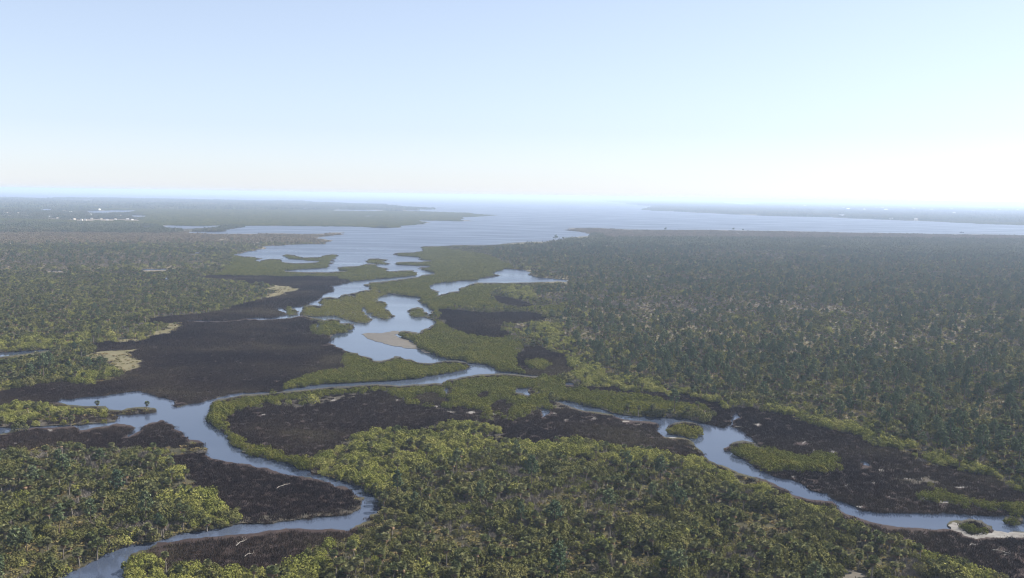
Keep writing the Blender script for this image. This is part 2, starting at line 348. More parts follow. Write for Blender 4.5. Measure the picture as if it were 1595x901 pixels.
P_WATERS = [P_BAY, P_EAST, P_LAGOON,
 [(246, 353), (262, 351), (300, 351.5), (347, 350), (347, 352), (320, 354), (290, 356), (272, 355)],
 [(376, 497), (390, 495), (410, 494.5), (424, 495), (446, 491), (430, 484), (429, 480), (440, 479), (446, 484), (455, 478), (468, 478), (470, 485), (468, 493), (455, 496), (430, 498), (405, 499)],
 [(283, 499.5), (300, 499), (350, 500), (376, 497.5), (376, 498.7), (350, 501.3), (300, 500.8)],
 [(491, 506), (497, 504), (499, 507), (494, 511), (489, 510)], [(529, 500.5), (537, 500), (541, 503), (535, 504.5), (529, 503.5)], [(502, 494.5), (520, 495.2), (521, 497), (504, 497.5)],
 [(-300, 556), (0, 549), (30, 547.5), (60, 546), (85, 543.5), (70, 548), (32, 553), (0, 557), (-300, 572)],
 [(799, 608), (812, 605), (825, 604), (827, 614), (824, 618), (814, 614), (800, 612)],
 [(875, 596.5), (885, 596), (896, 598.5), (893, 601), (880, 600.5)],
 [(690, 605), (697, 604), (698, 612), (693, 613.5)],
 [(838, 636), (852, 635), (858, 642), (848, 650), (838, 652), (844, 645)],
 [(1341, 717), (1350, 719), (1355, 724), (1353, 728), (1344, 725)],
 [(88, 313), (160, 313), (148, 314.6), (95, 314.2)], [(220, 314.6), (275, 314), (280, 315), (225, 316)], [(432, 321), (505, 322), (503, 324), (435, 322.6)], [(515, 324), (620, 325), (590, 326.2), (520, 325.4)],
 [(75, 327), (85, 329.5), (60, 330.5), (50, 328)], [(130, 331), (172, 328.5), (212, 328.3), (205, 330.5), (165, 332.5), (135, 333)], [(205, 336), (228, 336.4), (215, 338.5), (203, 337.6)],
 [(570, 333.5), (582, 333.3), (580, 334.8), (570, 334.8)], [(218, 354), (243, 353.2), (240, 354.8), (220, 355.2)],
 [(219, 419.8), (262, 419), (260, 421.5), (222, 422.2)], [(302, 393), (312, 392.7), (311, 394.6), (303, 394.4)], [(70, 423), (100, 422.5), (98, 424), (72, 424.3)],
 [(254, 433), (266, 432.5), (265, 435.5), (254, 436)],
 [(1119, 313.6), (1140, 313.8), (1176, 317.6), (1172, 319), (1135, 316.5)], [(1510, 324), (1545, 325.2), (1540, 326.5), (1512, 325.5)]]
ISLETS = {   # outline, description
 'far_strip': ([(440, 398), (446, 395), (460, 396.5), (473, 400), (495, 399.5), (515, 395), (525, 395.5), (525, 401), (521, 406), (505, 406), (480, 405), (460, 403), (450, 401)],
   'long thin mangrove islet at the river mouth, thicker at its right end'),
 'mouth_dot': ([(571, 405), (575, 402), (590, 401.5), (605, 403.5), (606, 409), (600, 411.5), (585, 409.5), (573, 407.5)],
   'small oval mangrove islet alone in the open river mouth'),
 'twin_lobe': ([(501, 477), (499, 470), (501, 464.5), (512, 462.5), (527, 464.5), (531, 461), (538.5, 458.5), (550, 461), (559, 464), (558, 455), (569, 452), (587, 451), (597, 457), (596, 470), (598, 480),
   (606, 485), (611, 491), (606, 496.5), (595, 499), (578, 493), (572.5, 485), (565, 479.5), (561, 482), (570.5, 491), (577, 496.5), (576, 502), (567, 504), (550, 502), (538.5, 498.5), (527, 492.5), (512, 492.5),
   (501, 494), (487.5, 494), (470.5, 492), (468.5, 489), (472, 485), (470.5, 480.5), (478, 476), (491, 476)],
   'large forked mangrove islet in mid river with a notch of water between its arms'),
 'mid_dot': ([(635, 486), (642.5, 480.6), (650, 479), (660, 482), (667, 489.6), (665.5, 494.7), (650, 494.7), (637.4, 491)],
   'small round mangrove islet above the sandbar in the middle of the river'),
 'east_dot': ([(1037.5, 670), (1047.6, 661), (1063, 657.4), (1083, 660), (1092, 669), (1092, 678), (1081, 684), (1063, 679), (1042.5, 676.6)],
   'round mangrove islet with a muddy left edge in the right-hand river'),
 'creek_dot': ([(447, 487), (452, 482), (460, 481), (466, 486), (464, 491), (452, 492)], 'tiny round mangrove clump in the creek by the dark marsh'),
 'creek_bit': ([(443, 480), (448, 477), (453, 479), (451, 483), (445, 483)], 'tiniest mangrove clump, a dot at the head of the creek by the dark marsh'),
 'corner_bush': ([(1494, 818), (1500, 812), (1510, 809), (1530, 812), (1543, 822), (1535, 829), (1512, 834), (1500, 829)], 'mangrove clump on the pale sand spit where the right-hand river leaves the photo'),
 'corner_bit': ([(1566, 808), (1575, 804), (1590, 806), (1593, 816), (1580, 819), (1566, 816)], 'small mangrove clump in the water at the right edge of the photo'),
}
CLASSES = [   # painted in this order over the land; the base class is mixed wood
 (FARW, [(-500, 300), (0, 309), (400, 308), (800, 325), (800, 345), (660, 352), (400, 352), (240, 352), (0, 356), (-500, 372)]),
 (FARW, [(900, 300), (2100, 320), (2100, 372), (1595, 356), (990, 330), (900, 312)]),
 (TOWN, [(-300, 332), (0, 331), (90, 327), (215, 335), (218, 342), (130, 345), (0, 344), (-300, 352)]),
 (TOWN, [(1195, 318), (1595, 328), (1900, 340), (1900, 352), (1595, 340), (1430, 333), (1300, 330), (1195, 325)]),
 (SCRUB, [(-500, 372), (0, 356), (240, 353), (300, 362), (540, 358), (540, 368), (515, 380), (400, 390), (360, 400), (330, 420), (230, 425), (0, 428), (-500, 440)]),
 (MIDW, [(-500, 366), (0, 350), (250, 353), (280, 358), (250, 364), (0, 365), (-500, 380)]),
 (MIDW, [(0, 386), (200, 388), (360, 392), (330, 397), (150, 392), (0, 391)]),
 (SAVAN, [(60, 396), (250, 398), (320, 402), (300, 408), (180, 414), (0, 416), (-300, 424), (-300, 404)]),
 (MANG, [(360, 394), (440, 400), (520, 404), (655, 418), (655, 430), (560, 440), (529, 433), (450, 432), (390, 432), (330, 430), (345, 410)]),
 (MIDW, [(-500, 440), (0, 424), (300, 428), (345, 436), (440, 445), (440, 460), (330, 488), (210, 503), (290, 500), (285, 520), (150, 540), (0, 545), (-500, 560)]),
 (YELLOW, [(0, 535), (60, 530), (130, 525), (150, 534), (120, 545), (85, 544), (30, 549), (0, 551)]),
 (MIDW, [(-400, 575), (0, 555), (85, 547), (140, 552), (180, 575), (175, 592), (110, 598), (0, 606), (-400, 625)]),
 (YELLOW, [(105, 585), (160, 585), (185, 575), (192, 582), (165, 597), (110, 599)]),
 # left marsh
 (MARSH, [(310, 432), (345, 429), (400, 430), (450, 431), (529, 431), (545, 438), (525, 452), (490, 472), (475, 480), (480, 500), (505, 503), (520, 515), (520, 535), (540, 552),
  (545, 570), (535, 578), (480, 590), (450, 600), (440, 612), (380, 616), (330, 630), (285, 640), (265, 635), (250, 625), (215, 614), (150, 622), (80, 632), (0, 636), (-200, 650), (-200, 622), (0, 610),
  (25, 605), (51, 600), (115, 597), (161, 596), (179, 590), (194, 580), (204, 576), (225, 572), (212, 568), (227, 563), (212, 559), (202, 550), (212, 545), (179, 547),
  (143, 551), (123, 555), (150, 541), (153, 534), (186, 534), (222, 531), (245, 522), (276, 516), (286, 507), (281, 502), (230, 504), (212, 499), (288, 492),
  (332, 487), (378, 474), (418, 465), (440, 458), (465, 452), (427, 444), (380, 438), (345, 437)]),
 (SALT, [(427, 444), (452, 446), (467, 450), (445, 457), (418, 466), (405, 466), (428, 456)]),
 (SALT, [(286, 506), (270, 504), (255, 507), (262, 512), (235, 522), (205, 528), (186, 531), (186, 535), (222, 532), (245, 523), (276, 517)]),
 (SALT, [(123, 555), (143, 551), (179, 547), (212, 545), (202, 550), (212, 559), (227, 563), (212, 568), (225, 572), (204, 577), (192, 583), (178, 572), (160, 562), (140, 557)]),
 (YELLOW, [(-200, 645), (0, 633), (25, 629), (51, 628), (138, 634), (165, 636), (190, 641), (241, 636), (243, 642), (190, 648), (150, 646), (60, 655), (0, 660), (-200, 672)]),
 (GRASSM, [(-200, 672), (0, 662), (90, 653), (165, 646), (182, 650), (183, 656), (150, 661), (0, 670), (-200, 680)]),
 (MANG, [(440, 610), (445, 598), (470, 588), (520, 575), (545, 572), (533, 563), (538, 551), (584, 561), (614, 554), (640, 559), (670, 565), (714, 561), (734, 568), (722, 581), (650, 592), (520, 601)]),
 (MANG, [(485, 508), (498, 500), (515, 494), (535, 497), (555, 508), (545, 520), (518, 524), (495, 524), (480, 518)]),
 # right bank
 (PINEW, [(780, 380), (1000, 352), (1595, 366), (2100, 384), (2100, 790), (1595, 770), (1560, 750), (1480, 730), (1400, 700), (1330, 675), (1200, 640), (1120, 632), (1000, 610), (900, 590), (870, 560), (840, 530), (800, 505), (880, 480), (850, 440), (800, 418), (760, 400)]),
 (SCRUB, [(870, 353), (930, 350), (1200, 356), (1595, 366), (2100, 384), (2100, 402), (1595, 378), (1300, 374), (1080, 372), (950, 371)]),
 (SAVAN, [(1040, 398), (1120, 390), (1240, 396), (1330, 404), (1320, 410), (1180, 408), (1060, 404)]),
 (SAVAN, [(880, 428), (960, 428), (1080, 432), (1140, 430), (1150, 436), (1060, 440), (950, 437), (880, 434)]),
 (SAVAN, [(1380, 424), (1480, 426), (1595, 430), (1700, 434), (1700, 440), (1595, 437), (1480, 433), (1390, 430)]),
 (SAVAN, [(800, 456), (860, 458), (940, 462), (1060, 462), (1200, 466), (1300, 476), (1320, 488), (1260, 494), (1180, 490), (1060, 488), (960, 484), (890, 474), (840, 468)]),
 (SALT, [(1300, 371.8), (1312, 372), (1316, 374), (1304, 374.4)]),
 (MANG, [(565, 447), (640, 428), (605, 410), (610, 394), (655, 380), (690, 384), (750, 395), (785, 408), (800, 417), (760, 436), (740, 438), (820, 440), (775, 452), (765, 460), (790, 480), (870, 478),
  (885, 488), (700, 482), (700, 512), (730, 522), (790, 525), (815, 535), (805, 550), (812, 575), (845, 590), (720, 568), (660, 552), (615, 520), (680, 500), (650, 470), (640, 465)]),
 (YELLOW, [(770, 452), (800, 446), (830, 450), (820, 470), (800, 466)]),
 (YELLOW, [(790, 516), (840, 505), (870, 510), (880, 540), (920, 570), (960, 590), (1040, 605), (1120, 622), (1130, 640), (1060, 625), (960, 608), (900, 602), (880, 580), (868, 555), (840, 535)]),
 (YELLOW, [(1200, 640), (1330, 668), (1400, 690), (1480, 718), (1560, 740), (1595, 756), (1700, 780), (1700, 800), (1595, 772), (1560, 752), (1480, 734), (1400, 708), (1330, 682), (1230, 655)]),
 (MARSH, [(683, 482), (713, 484), (732, 485.6), (751, 488.5), (789, 487.5), (826, 487.5), (862, 493), (845, 499), (798, 504.5), (779, 510), (795, 519), (775, 527), (732, 521.5), (702, 512), (694, 501), (685, 488)]),
 (MARSH, [(762, 457), (789, 465), (834, 476), (826, 479), (798, 480), (785, 474), (770, 465)]),
 (MARSH, [(813, 541), (845, 540), (866, 550), (880, 566), (886, 585), (860, 590), (815, 578), (803, 560)]),
 (MANG, [(820, 562), (845, 560), (862, 568), (850, 578), (825, 575)]),
 # the middle ground between the two rivers
 (GRASSM, [(320, 660), (322, 630), (380, 612), (620, 598), (700, 600), (790, 585), (850, 600), (860, 625), (960, 655), (1040, 690), (1100, 720), (960, 730), (760, 700), (600, 730), (480, 745), (400, 720), (355, 690)]),
 (MARSH, [(345, 655), (375, 643), (430, 634), (490, 634), (530, 624), (595, 612), (612, 616), (640, 634), (690, 643), (745, 653), (800, 655), (825, 648), (850, 638), (880, 638), (915, 643), (960, 650),
  (1020, 660), (1035, 684), (1070, 687), (1092, 707), (1115, 722), (1200, 752), (1300, 784), (1240, 775), (1150, 742), (1092, 714), (1055, 709), (1004, 703), (979, 697), (928, 688), (889, 684), (851, 686), (836, 695), (820, 688), (790, 682), (783, 670), (757, 661), (719, 659),
  (673, 664), (655, 669), (604, 668), (560, 676), (540, 684), (520, 700), (500, 706), (470, 714), (430, 702), (390, 692), (365, 680), (348, 668)]),
 (MANG, [(324, 655), (322, 632), (340, 618), (400, 612), (445, 606), (515, 601), (579, 597), (622, 599), (600, 610), (560, 611), (500, 618), (440, 626), (400, 632), (352, 642), (345, 650), (348, 668), (375, 690), (430, 708), (470, 722), (480, 740), (440, 725), (400, 716), (360, 700), (350, 680)]),
 (MANG, [(600, 612), (625, 600), (690, 595), (720, 585), (780, 580), (830, 590), (840, 600), (800, 606), (826, 617), (862, 625), (858, 640), (830, 638), (815, 648), (775, 650), (740, 648), (700, 640), (680, 632), (640, 630), (615, 618)]),
 (MARSH, [(690, 636), (720, 633), (745, 640), (760, 648), (730, 652)]),
 (MARSH, [(640, 618), (672, 612), (700, 622), (690, 630), (655, 628)]), (MARSH, [(764, 628), (785, 622), (800, 634), (788, 646), (770, 640)]), (MARSH, [(700, 604), (712, 600), (706, 616), (698, 615)]), (MARSH, [(738, 612), (760, 610), (756, 620), (740, 620)]),
 (MARSH, [(860, 594), (900, 602), (960, 604), (1060, 615), (1130, 630), (1120, 641), (1000, 624), (900, 612)]),
 (MANG, [(824, 602), (840, 599), (895, 605), (960, 611), (1050, 626), (1100, 633), (1106, 640), (1040, 646), (985, 648), (955, 643), (915, 633), (880, 625), (845, 621)]),
 (MANG, [(797, 583), (830, 583), (860, 588), (880, 597), (875, 601), (840, 598), (800, 590)]),
 # the marsh on the right bank
 (MARSH, [(1100, 655), (1112, 640), (1140, 636), (1160, 634), (1195, 642), (1228, 648.5), (1271.6, 664), (1310, 674), (1338, 677), (1353, 687), (1379, 697), (1407, 707), (1450, 726), (1489, 732), (1522, 741), (1557, 748), (1578, 764),
  (1595, 768), (1800, 812), (1595, 810), (1340, 804), (1250, 768), (1190, 742), (1125, 706), (1137, 686), (1175, 686), (1140, 672), (1100, 665)]),
 (MANG, [(1137, 696), (1145, 688), (1157, 686), (1175, 690), (1200, 698), (1236, 708), (1256, 708), (1279, 703), (1297, 707), (1308, 713), (1308, 724), (1297, 732), (1271, 733), (1220, 733), (1192, 732), (1170, 722), (1142, 703)]),
 (GRASSM, [(1395, 740), (1470, 748), (1460, 758), (1395, 754)]),
 (MANG, [(1420, 766), (1460, 764), (1500, 775), (1540, 782), (1595, 785), (1800, 795), (1800, 816), (1595, 802), (1540, 795), (1480, 785), (1435, 780)]),
 # foreground
 (MARSH, [(-200, 690), (0, 680), (20, 676), (40, 668), (110, 664), (200, 660), (225, 660), (250, 652), (295, 682), (318, 690), (312, 696), (290, 690), (265, 698), (240, 699), (200, 697), (150, 700), (120, 692), (70, 694), (30, 700), (0, 700), (-200, 715)]),
 (YELLOW, [(225, 698), (265, 700), (300, 688), (314, 694), (316, 704), (290, 708), (268, 710), (285, 730), (297, 745), (298, 757), (330, 765), (350, 790), (372, 812), (345, 822), (310, 826), (290, 800), (270, 770), (250, 730)]),
 (MARSH, [(268, 712), (300, 707), (322, 706), (329, 713), (362, 719), (400, 726), (459, 739), (507, 749), (545, 758), (567, 783), (562, 796), (510, 809), (450, 812), (400, 816), (378, 814), (365, 800), (345, 780), (330, 768), (300, 760), (297, 745), (285, 728)]),
 (GRASSM, [(378, 808), (430, 802), (510, 797), (545, 790), (552, 772), (566, 783), (563, 793), (540, 804), (510, 808), (425, 818), (375, 819)]),
 (MARSH, [(225, 862), (245, 845), (265, 845), (357, 834), (400, 830), (459, 823), (543, 827), (556, 822), (545, 838), (510, 845), (480, 862), (440, 885), (415, 890), (350, 886), (300, 880), (260, 876)]),
 (YELLOW, [(198, 901), (200, 870), (206, 862), (225, 860), (250, 870), (280, 882), (340, 884), (420, 888), (445, 884), (480, 862), (510, 845), (548, 836), (570, 850), (530, 875), (500, 905), (480, 960), (200, 960)]),
 (YELLOW, [(495, 712), (520, 699), (540, 683), (562, 674), (604, 667), (640, 666), (660, 672), (720, 680), (790, 684), (836, 694), (851, 685), (889, 683), (928, 687), (979, 697), (1030, 702), (1100, 718), (1180, 748), (1250, 778), (1300, 795), (1345, 820), (1380, 832), (1340, 826), (1260, 806), (1180, 775), (1100, 748), (1000, 722), (900, 712), (800, 716), (720, 722), (660, 730), (640, 745), (600, 772), (575, 765), (545, 750), (500, 738)]),
 (YELLOW, [(673, 664), (690, 659), (719, 659), (757, 661), (783, 668), (780, 675), (730, 674), (690, 670)]),
 (MARSH, [(1205, 757), (1251, 775), (1297, 781), (1312, 797), (1345, 808), (1374, 816), (1450, 824), (1480, 824), (1500, 822), (1547, 826), (1595, 832), (1850, 842), (1850, 1000), (1640, 930), (1570, 898), (1527, 890), (1501, 878), (1476, 878), (1455, 868), (1425, 850), (1400, 838), (1371, 832), (1330, 815), (1290, 795), (1240, 778)]),
 (YELLOW, [(1400, 838), (1425, 850), (1455, 868), (1476, 877), (1501, 877), (1527, 889), (1570, 897), (1650, 935), (1560, 945), (1480, 900), (1430, 870), (1395, 850)]),
 (SAND, [(1308, 893), (1350, 891), (1358, 897), (1330, 903), (1305, 903)]),
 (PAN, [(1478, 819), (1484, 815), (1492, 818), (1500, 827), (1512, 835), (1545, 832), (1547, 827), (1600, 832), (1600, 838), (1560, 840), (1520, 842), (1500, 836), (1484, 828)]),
]
P_SANDBAR = [(563, 521), (573.6, 519), (594, 519.6), (612, 516), (621, 516), (624, 519), (614, 522), (622, 527), (637.5, 532), (646, 537), (656, 544), (672, 551), (655, 545), (630, 542.5), (604, 536.7), (584, 532), (571, 526)]
def blot(x, y, w, h, seed):
    r = random.Random(seed)
    return [(x + w * .5 * math.cos(a) * r.uniform(.5, 1.15), y + h * .5 * math.sin(a) * r.uniform(.5, 1.15)) for a in [k * math.pi / 4 for k in range(8)]]
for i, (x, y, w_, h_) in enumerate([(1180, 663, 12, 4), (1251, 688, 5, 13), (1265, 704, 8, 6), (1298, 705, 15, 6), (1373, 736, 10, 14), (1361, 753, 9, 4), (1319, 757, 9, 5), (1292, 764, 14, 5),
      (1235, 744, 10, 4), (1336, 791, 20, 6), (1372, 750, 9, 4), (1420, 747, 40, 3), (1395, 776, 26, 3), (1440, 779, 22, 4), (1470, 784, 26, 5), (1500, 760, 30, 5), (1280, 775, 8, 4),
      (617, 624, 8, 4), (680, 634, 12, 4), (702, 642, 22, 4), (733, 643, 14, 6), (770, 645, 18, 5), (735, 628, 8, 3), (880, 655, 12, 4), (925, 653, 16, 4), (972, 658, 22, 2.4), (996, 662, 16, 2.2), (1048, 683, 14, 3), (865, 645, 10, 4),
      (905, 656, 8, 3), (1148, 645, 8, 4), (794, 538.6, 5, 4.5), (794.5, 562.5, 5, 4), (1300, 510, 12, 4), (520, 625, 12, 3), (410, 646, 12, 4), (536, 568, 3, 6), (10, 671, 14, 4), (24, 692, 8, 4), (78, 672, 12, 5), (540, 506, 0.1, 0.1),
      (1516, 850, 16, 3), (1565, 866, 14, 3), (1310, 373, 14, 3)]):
    CLASSES.append((PAN, blot(x, y, w_, h_, i)))  # mostly bright glints of marsh pools, painted pale; a few are bare sand

# ---- ragged outlines: midpoint displacement done on the ground, in metres
def ragged(P, seed):
    rg = random.Random(seed)
    px = unbow(P)
    Wp = unproject(px)
    out = []
    n = len(Wp)
    def rec(a, b, d):
        L = np.hypot(*(b - a)); dist = np.hypot(*a)
        if L * F / max(dist, 1) < 3.0 or d > 5: return [a]
        m = (a + b) / 2
        nrm = np.array([-(b - a)[1], (b - a)[0]]) / max(L, 1e-6)
        amp = min(L * 0.11, 0.006 * dist + 1.0)
        # keep the sideways wobble small where the ground is seen edge-on
        m = m + nrm * rg.gauss(0, 1) * amp * 0.75
        return rec(a, m, d + 1) + rec(m, b, d + 1)
    for i in range(n):
        out += rec(Wp[i], Wp[(i + 1) % n], 0)
    Q = project(np.c_[np.array(out), np.zeros(len(out))])
    lim = hz(Q[:, 0]) + 2.5
    Q[:, 1] = np.maximum(Q[:, 1], lim)
    return Q
LAND0 = unbow([(-500, 290), (0, 290), (400, 290), (800, 290), (1200, 290), (1595, 290), (2100, 290), (2100, 1100), (-500, 1100)])
LAND0[:, 1] = np.maximum(LAND0[:, 1], hz(LAND0[:, 0]) + 2.6)
LAND0[-2:, 1] = 1100
polys = []                                       # (kind, class, pixels)
polys.append(('land', PALMW, LAND0))
for i, (c, P) in enumerate(CLASSES): polys.append(('class', c, ragged(P, 100 + i)))
for i, P in enumerate(P_WATERS): polys.append(('water', WATER, ragged(P, 500 + i)))
for i, (k, (P, d)) in enumerate(ISLETS.items()): polys.append(('islet', MANG, ragged(P, 700 + i)))
polys.append(('bar', SAND, ragged(P_SANDBAR, 900)))

# ---- class raster (pixel map, twice as fine upright) used to decide what grows where
X0, X1, Y0, Y1, SY = -420, 2020, 285, 1100, 2
gw, gh = X1 - X0, (Y1 - Y0) * SY
RAS = np.full((gh, gw), PALMW, dtype=np.int8)
ISL = np.full((gh, gw), -1, dtype=np.int8)
def fill(P, arr, val):
    ys = np.arange(gh) / SY + Y0 + 0.25
    x0, y0 = P[:, 0], P[:, 1]
    x1, y1 = np.roll(x0, -1), np.roll(y0, -1)
    a = max(0, int((y0.min() - Y0) * SY) - 1); b = min(gh, int((y0.max() - Y0) * SY) + 2)
    for r in range(a, b):
        y = ys[r]
        hit = ((y0 <= y) & (y1 > y)) | ((y1 <= y) & (y0 > y))
        if not hit.any(): continue
        xs = np.sort(x0[hit] + (y - y0[hit]) / (y1[hit] - y0[hit]) * (x1[hit] - x0[hit]))
        for k in range(0, len(xs) - 1, 2):
            i, j = int(math.ceil(xs[k] - X0 - 0.5)), int(math.ceil(xs[k + 1] - X0 - 0.5))
            if j > 0 and i < gw: arr[r, max(0, i):min(gw, j)] = val
ni = 0
for kind, c, P in polys[1:]:
    fill(P, RAS, c)
    if kind == 'islet':
        fill(P, ISL, ni); ni += 1
    elif kind == 'bar': fill(P, ISL, -1)
def lookup(px, arr=None):
    arr = RAS if arr is None else arr
    i = np.clip(((px[:, 1] - Y0) * SY).astype(int), 0, gh - 1)
    j = np.clip((px[:, 0] - X0).astype(int), 0, gw - 1)
    return arr[i, j]

# ---- the land sheet: one triangulation that knows every outline
verts2, faces_in = [], []
def ccw(P):
    x, y = P[:, 0], P[:, 1]
    return P if np.sum(x * np.roll(y, -1) - np.roll(x, -1) * y) > 0 else P[::-1]
for kind, c, P in polys:
    P = ccw(P)
    s = len(verts2); verts2 += [Vector((float(x), float(y))) for x, y in P]; faces_in.append(list(range(s, s + len(P))))
# a few free points so that no triangle is enormous
rg = random.Random(3)
cv, ce, cf, ov, oe, of = delaunay_2d_cdt(verts2, [], faces_in, 0, 1e-4)
cvp = np.array([(v.x, v.y) for v in cv])
nclass = len(CLASSES)
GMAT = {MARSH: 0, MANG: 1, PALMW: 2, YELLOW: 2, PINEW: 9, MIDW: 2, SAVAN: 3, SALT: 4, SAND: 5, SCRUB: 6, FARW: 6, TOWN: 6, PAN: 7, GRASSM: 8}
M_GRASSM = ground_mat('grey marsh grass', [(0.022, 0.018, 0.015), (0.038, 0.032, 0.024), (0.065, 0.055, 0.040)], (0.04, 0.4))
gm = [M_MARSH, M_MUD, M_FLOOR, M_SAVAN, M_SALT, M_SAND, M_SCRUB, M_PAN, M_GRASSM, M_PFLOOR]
kinds = [p[0] for p in polys]; pcl = [p[1] for p in polys]
tri = np.array([tuple(f)[:3] for f in cf])
cen = cvp[tri].mean(1)
def inside(pts, P):
    x0, y0 = P[:, 0], P[:, 1]
    x1, y1 = np.roll(x0, -1), np.roll(y0, -1)
    r = np.zeros(len(pts), dtype=bool)
    for a, b, c, d in zip(x0, y0, x1, y1):
        if b == d: continue
        k = (b <= pts[:, 1]) != (d <= pts[:, 1])
        if k.any(): r[k] ^= pts[k, 0] < a + (pts[k, 1] - b) / (d - b) * (c - a)
    return r
own = np.zeros(len(cen), dtype=int)
order_y = np.argsort(cen[:, 1]); cys = cen[order_y, 1]
for i, (kind, c, P) in enumerate(polys):
    if i == 0: continue
    sel = order_y[np.searchsorted(cys, P[:, 1].min()):np.searchsorted(cys, P[:, 1].max(), 'right')]
    sel = sel[(cen[sel, 0] >= P[:, 0].min()) & (cen[sel, 0] <= P[:, 0].max())]
    if len(sel): own[sel[inside(cen[sel], P)]] = i
land_f, land_m, isl_f, bar_f = [], [], {}, []
for f, top in zip(tri.tolist(), own.tolist()):
    k = kinds[top]
    if k == 'water': continue
    if k == 'islet': isl_f.setdefault(top, []).append(f); continue
    if k == 'bar': bar_f.append(f); continue
    land_f.append(f); land_m.append(GMAT[pcl[top]])
GZ = 0.45
wz = unproject(cvp, 0.0)
def sheet(name, faces, mats, midx, z, skirt, lo=None):
    used = sorted({i for f in faces for i in f}); mp = {v: i for i, v in enumerate(used)}
    V = [(wz[u, 0], wz[u, 1], z) for u in used]
    Fs = [tuple(mp[i] for i in f) for f in faces]
    # face up
    Fo = []
    for f in Fs:
        a, b, c = (V[i] for i in f[:3])
        s = (b[0] - a[0]) * (c[1] - a[1]) - (b[1] - a[1]) * (c[0] - a[0])
        Fo.append(f if s > 0 else tuple(reversed(f)))
    mi = list(midx)
    cnt = {}
    for fi, f in enumerate(Fo):
        for i in range(len(f)):
            a, b = f[i], f[(i + 1) % len(f)]
            if (b, a) in cnt: cnt[(b, a)] = None
            else: cnt[(a, b)] = fi
    low = {}
    for (a, b), fi in cnt.items():
        if fi is None: continue
        for q in (a, b):
            if q not in low:
                low[q] = len(V); V.append((V[q][0], V[q][1], -1.5))
        Fo.append((b, a, low[a], low[b])); mi.append(skirt if skirt is not None else mi[fi])
    return new_mesh(name, V, Fo, mats, mi)
ground = obj('ground', sheet('ground', land_f, gm, land_m, GZ, 1))
prop(ground, 'low tidal land of dark marsh, forest floor and dry grass flats', kind='structure')
bar = obj('sandbar', sheet('sandbar', bar_f, [M_SAND], [0] * len(bar_f), 0.16, 0))
prop(bar, 'curved tan sandbar in the bend of the main river', kind='structure')

# ---- the air
bm = bmesh.new(); bmesh.ops.create_cube(bm, size=1.0)
hm = bpy.data.meshes.new('haze'); bm.to_mesh(hm); bm.free()
HB, HT = -3.0, H + 8.0
ho = obj('haze', hm); ho.scale = (184000, 184000, HT - HB); ho.location = (0, 0, (HT + HB) / 2)
mt = bpy.data.materials.new('haze'); mt.use_nodes = True
mt.node_tree.nodes.clear()
pv = mt.node_tree.nodes.new('ShaderNodeVolumePrincipled'); mo = mt.node_tree.nodes.new('ShaderNodeOutputMaterial')
pv.inputs['Color'].default_value = (*HAZE_COLOR, 1); pv.inputs['Density'].default_value = HAZE_DENSITY; pv.inputs['Anisotropy'].default_value = HAZE_G
mt.node_tree.links.new(pv.outputs[0], mo.inputs['Volume'])
hm.materials.append(mt)
prop(ho, 'pale blue haze over the flats and the bay', kind='stuff')

# ---- the water: a sheet to the horizon
N, RW = 96, 90000.0
Wv = [(0, 0, 0)]; Wf = []
rings = [400, 2500, 12000, 40000, RW]
for r in rings:
    for i in range(N): Wv.append((r * math.cos(2 * math.pi * i / N), r * math.sin(2 * math.pi * i / N), 0))
for i in range(N):
    j = (i + 1) % N
    Wf.append((0, 1 + i, 1 + j))
    for k in range(len(rings) - 1):
        Wf.append((1 + k * N + i, 1 + (k + 1) * N + i, 1 + (k + 1) * N + j, 1 + k * N + j))
prop(obj('water', new_mesh('water', Wv, Wf, [M_WATER])), 'blue grey tidal water of the rivers and the open bay', kind='structure')

# ------------------------------------------------------------------ plants
class Q:
    """collects quads, one list per material slot"""
    def __init__(s): s.V, s.F, s.n = [], [], 0
    def add(s, v):                     # v: (n,4,3)
        v = np.asarray(v, dtype=float).reshape(-1, 4, 3)
        s.V.append(v.reshape(-1, 3)); k = len(v)
        s.F.append(np.arange(s.n, s.n + 4 * k).reshape(k, 4)); s.n += 4 * k
    def tube(s, pts, rad, sides=6):
        pts = np.asarray(pts, dtype=float); a = np.linspace(0, 2 * math.pi, sides, endpoint=False)
        ring = [np.stack([p[0] + r * np.cos(a), p[1] + r * np.sin(a), np.full(sides, p[2])], 1) for p, r in zip(pts, rad)]
        Vv = np.concatenate(ring); Ff = []
        for i in range(len(pts) - 1):
            for k in range(sides):
                Ff.append((i * sides + k, i * sides + (k + 1) % sides, (i + 1) * sides + (k + 1) % sides, (i + 1) * sides + k))
        s.V.append(Vv); s.F.append(np.array(Ff) + s.n); s.n += len(Vv)
    def arr(s): return np.concatenate(s.V), np.concatenate(s.F)
    def mesh(s, name, mat):
        V, Fq = s.arr(); return new_mesh(name, V, Fq, [mat])

def merged(name, items):               # [(Q, material)] -> one mesh
    V, Fq, mi, n = [], [], [], 0
    for k, (q, m) in enumerate(items):
        v, f = q.arr(); V.append(v); Fq.append(f + n); mi += [k] * len(f); n += len(v)
    return new_mesh(name, np.concatenate(V), np.concatenate(Fq), [m for _, m in items], mi)

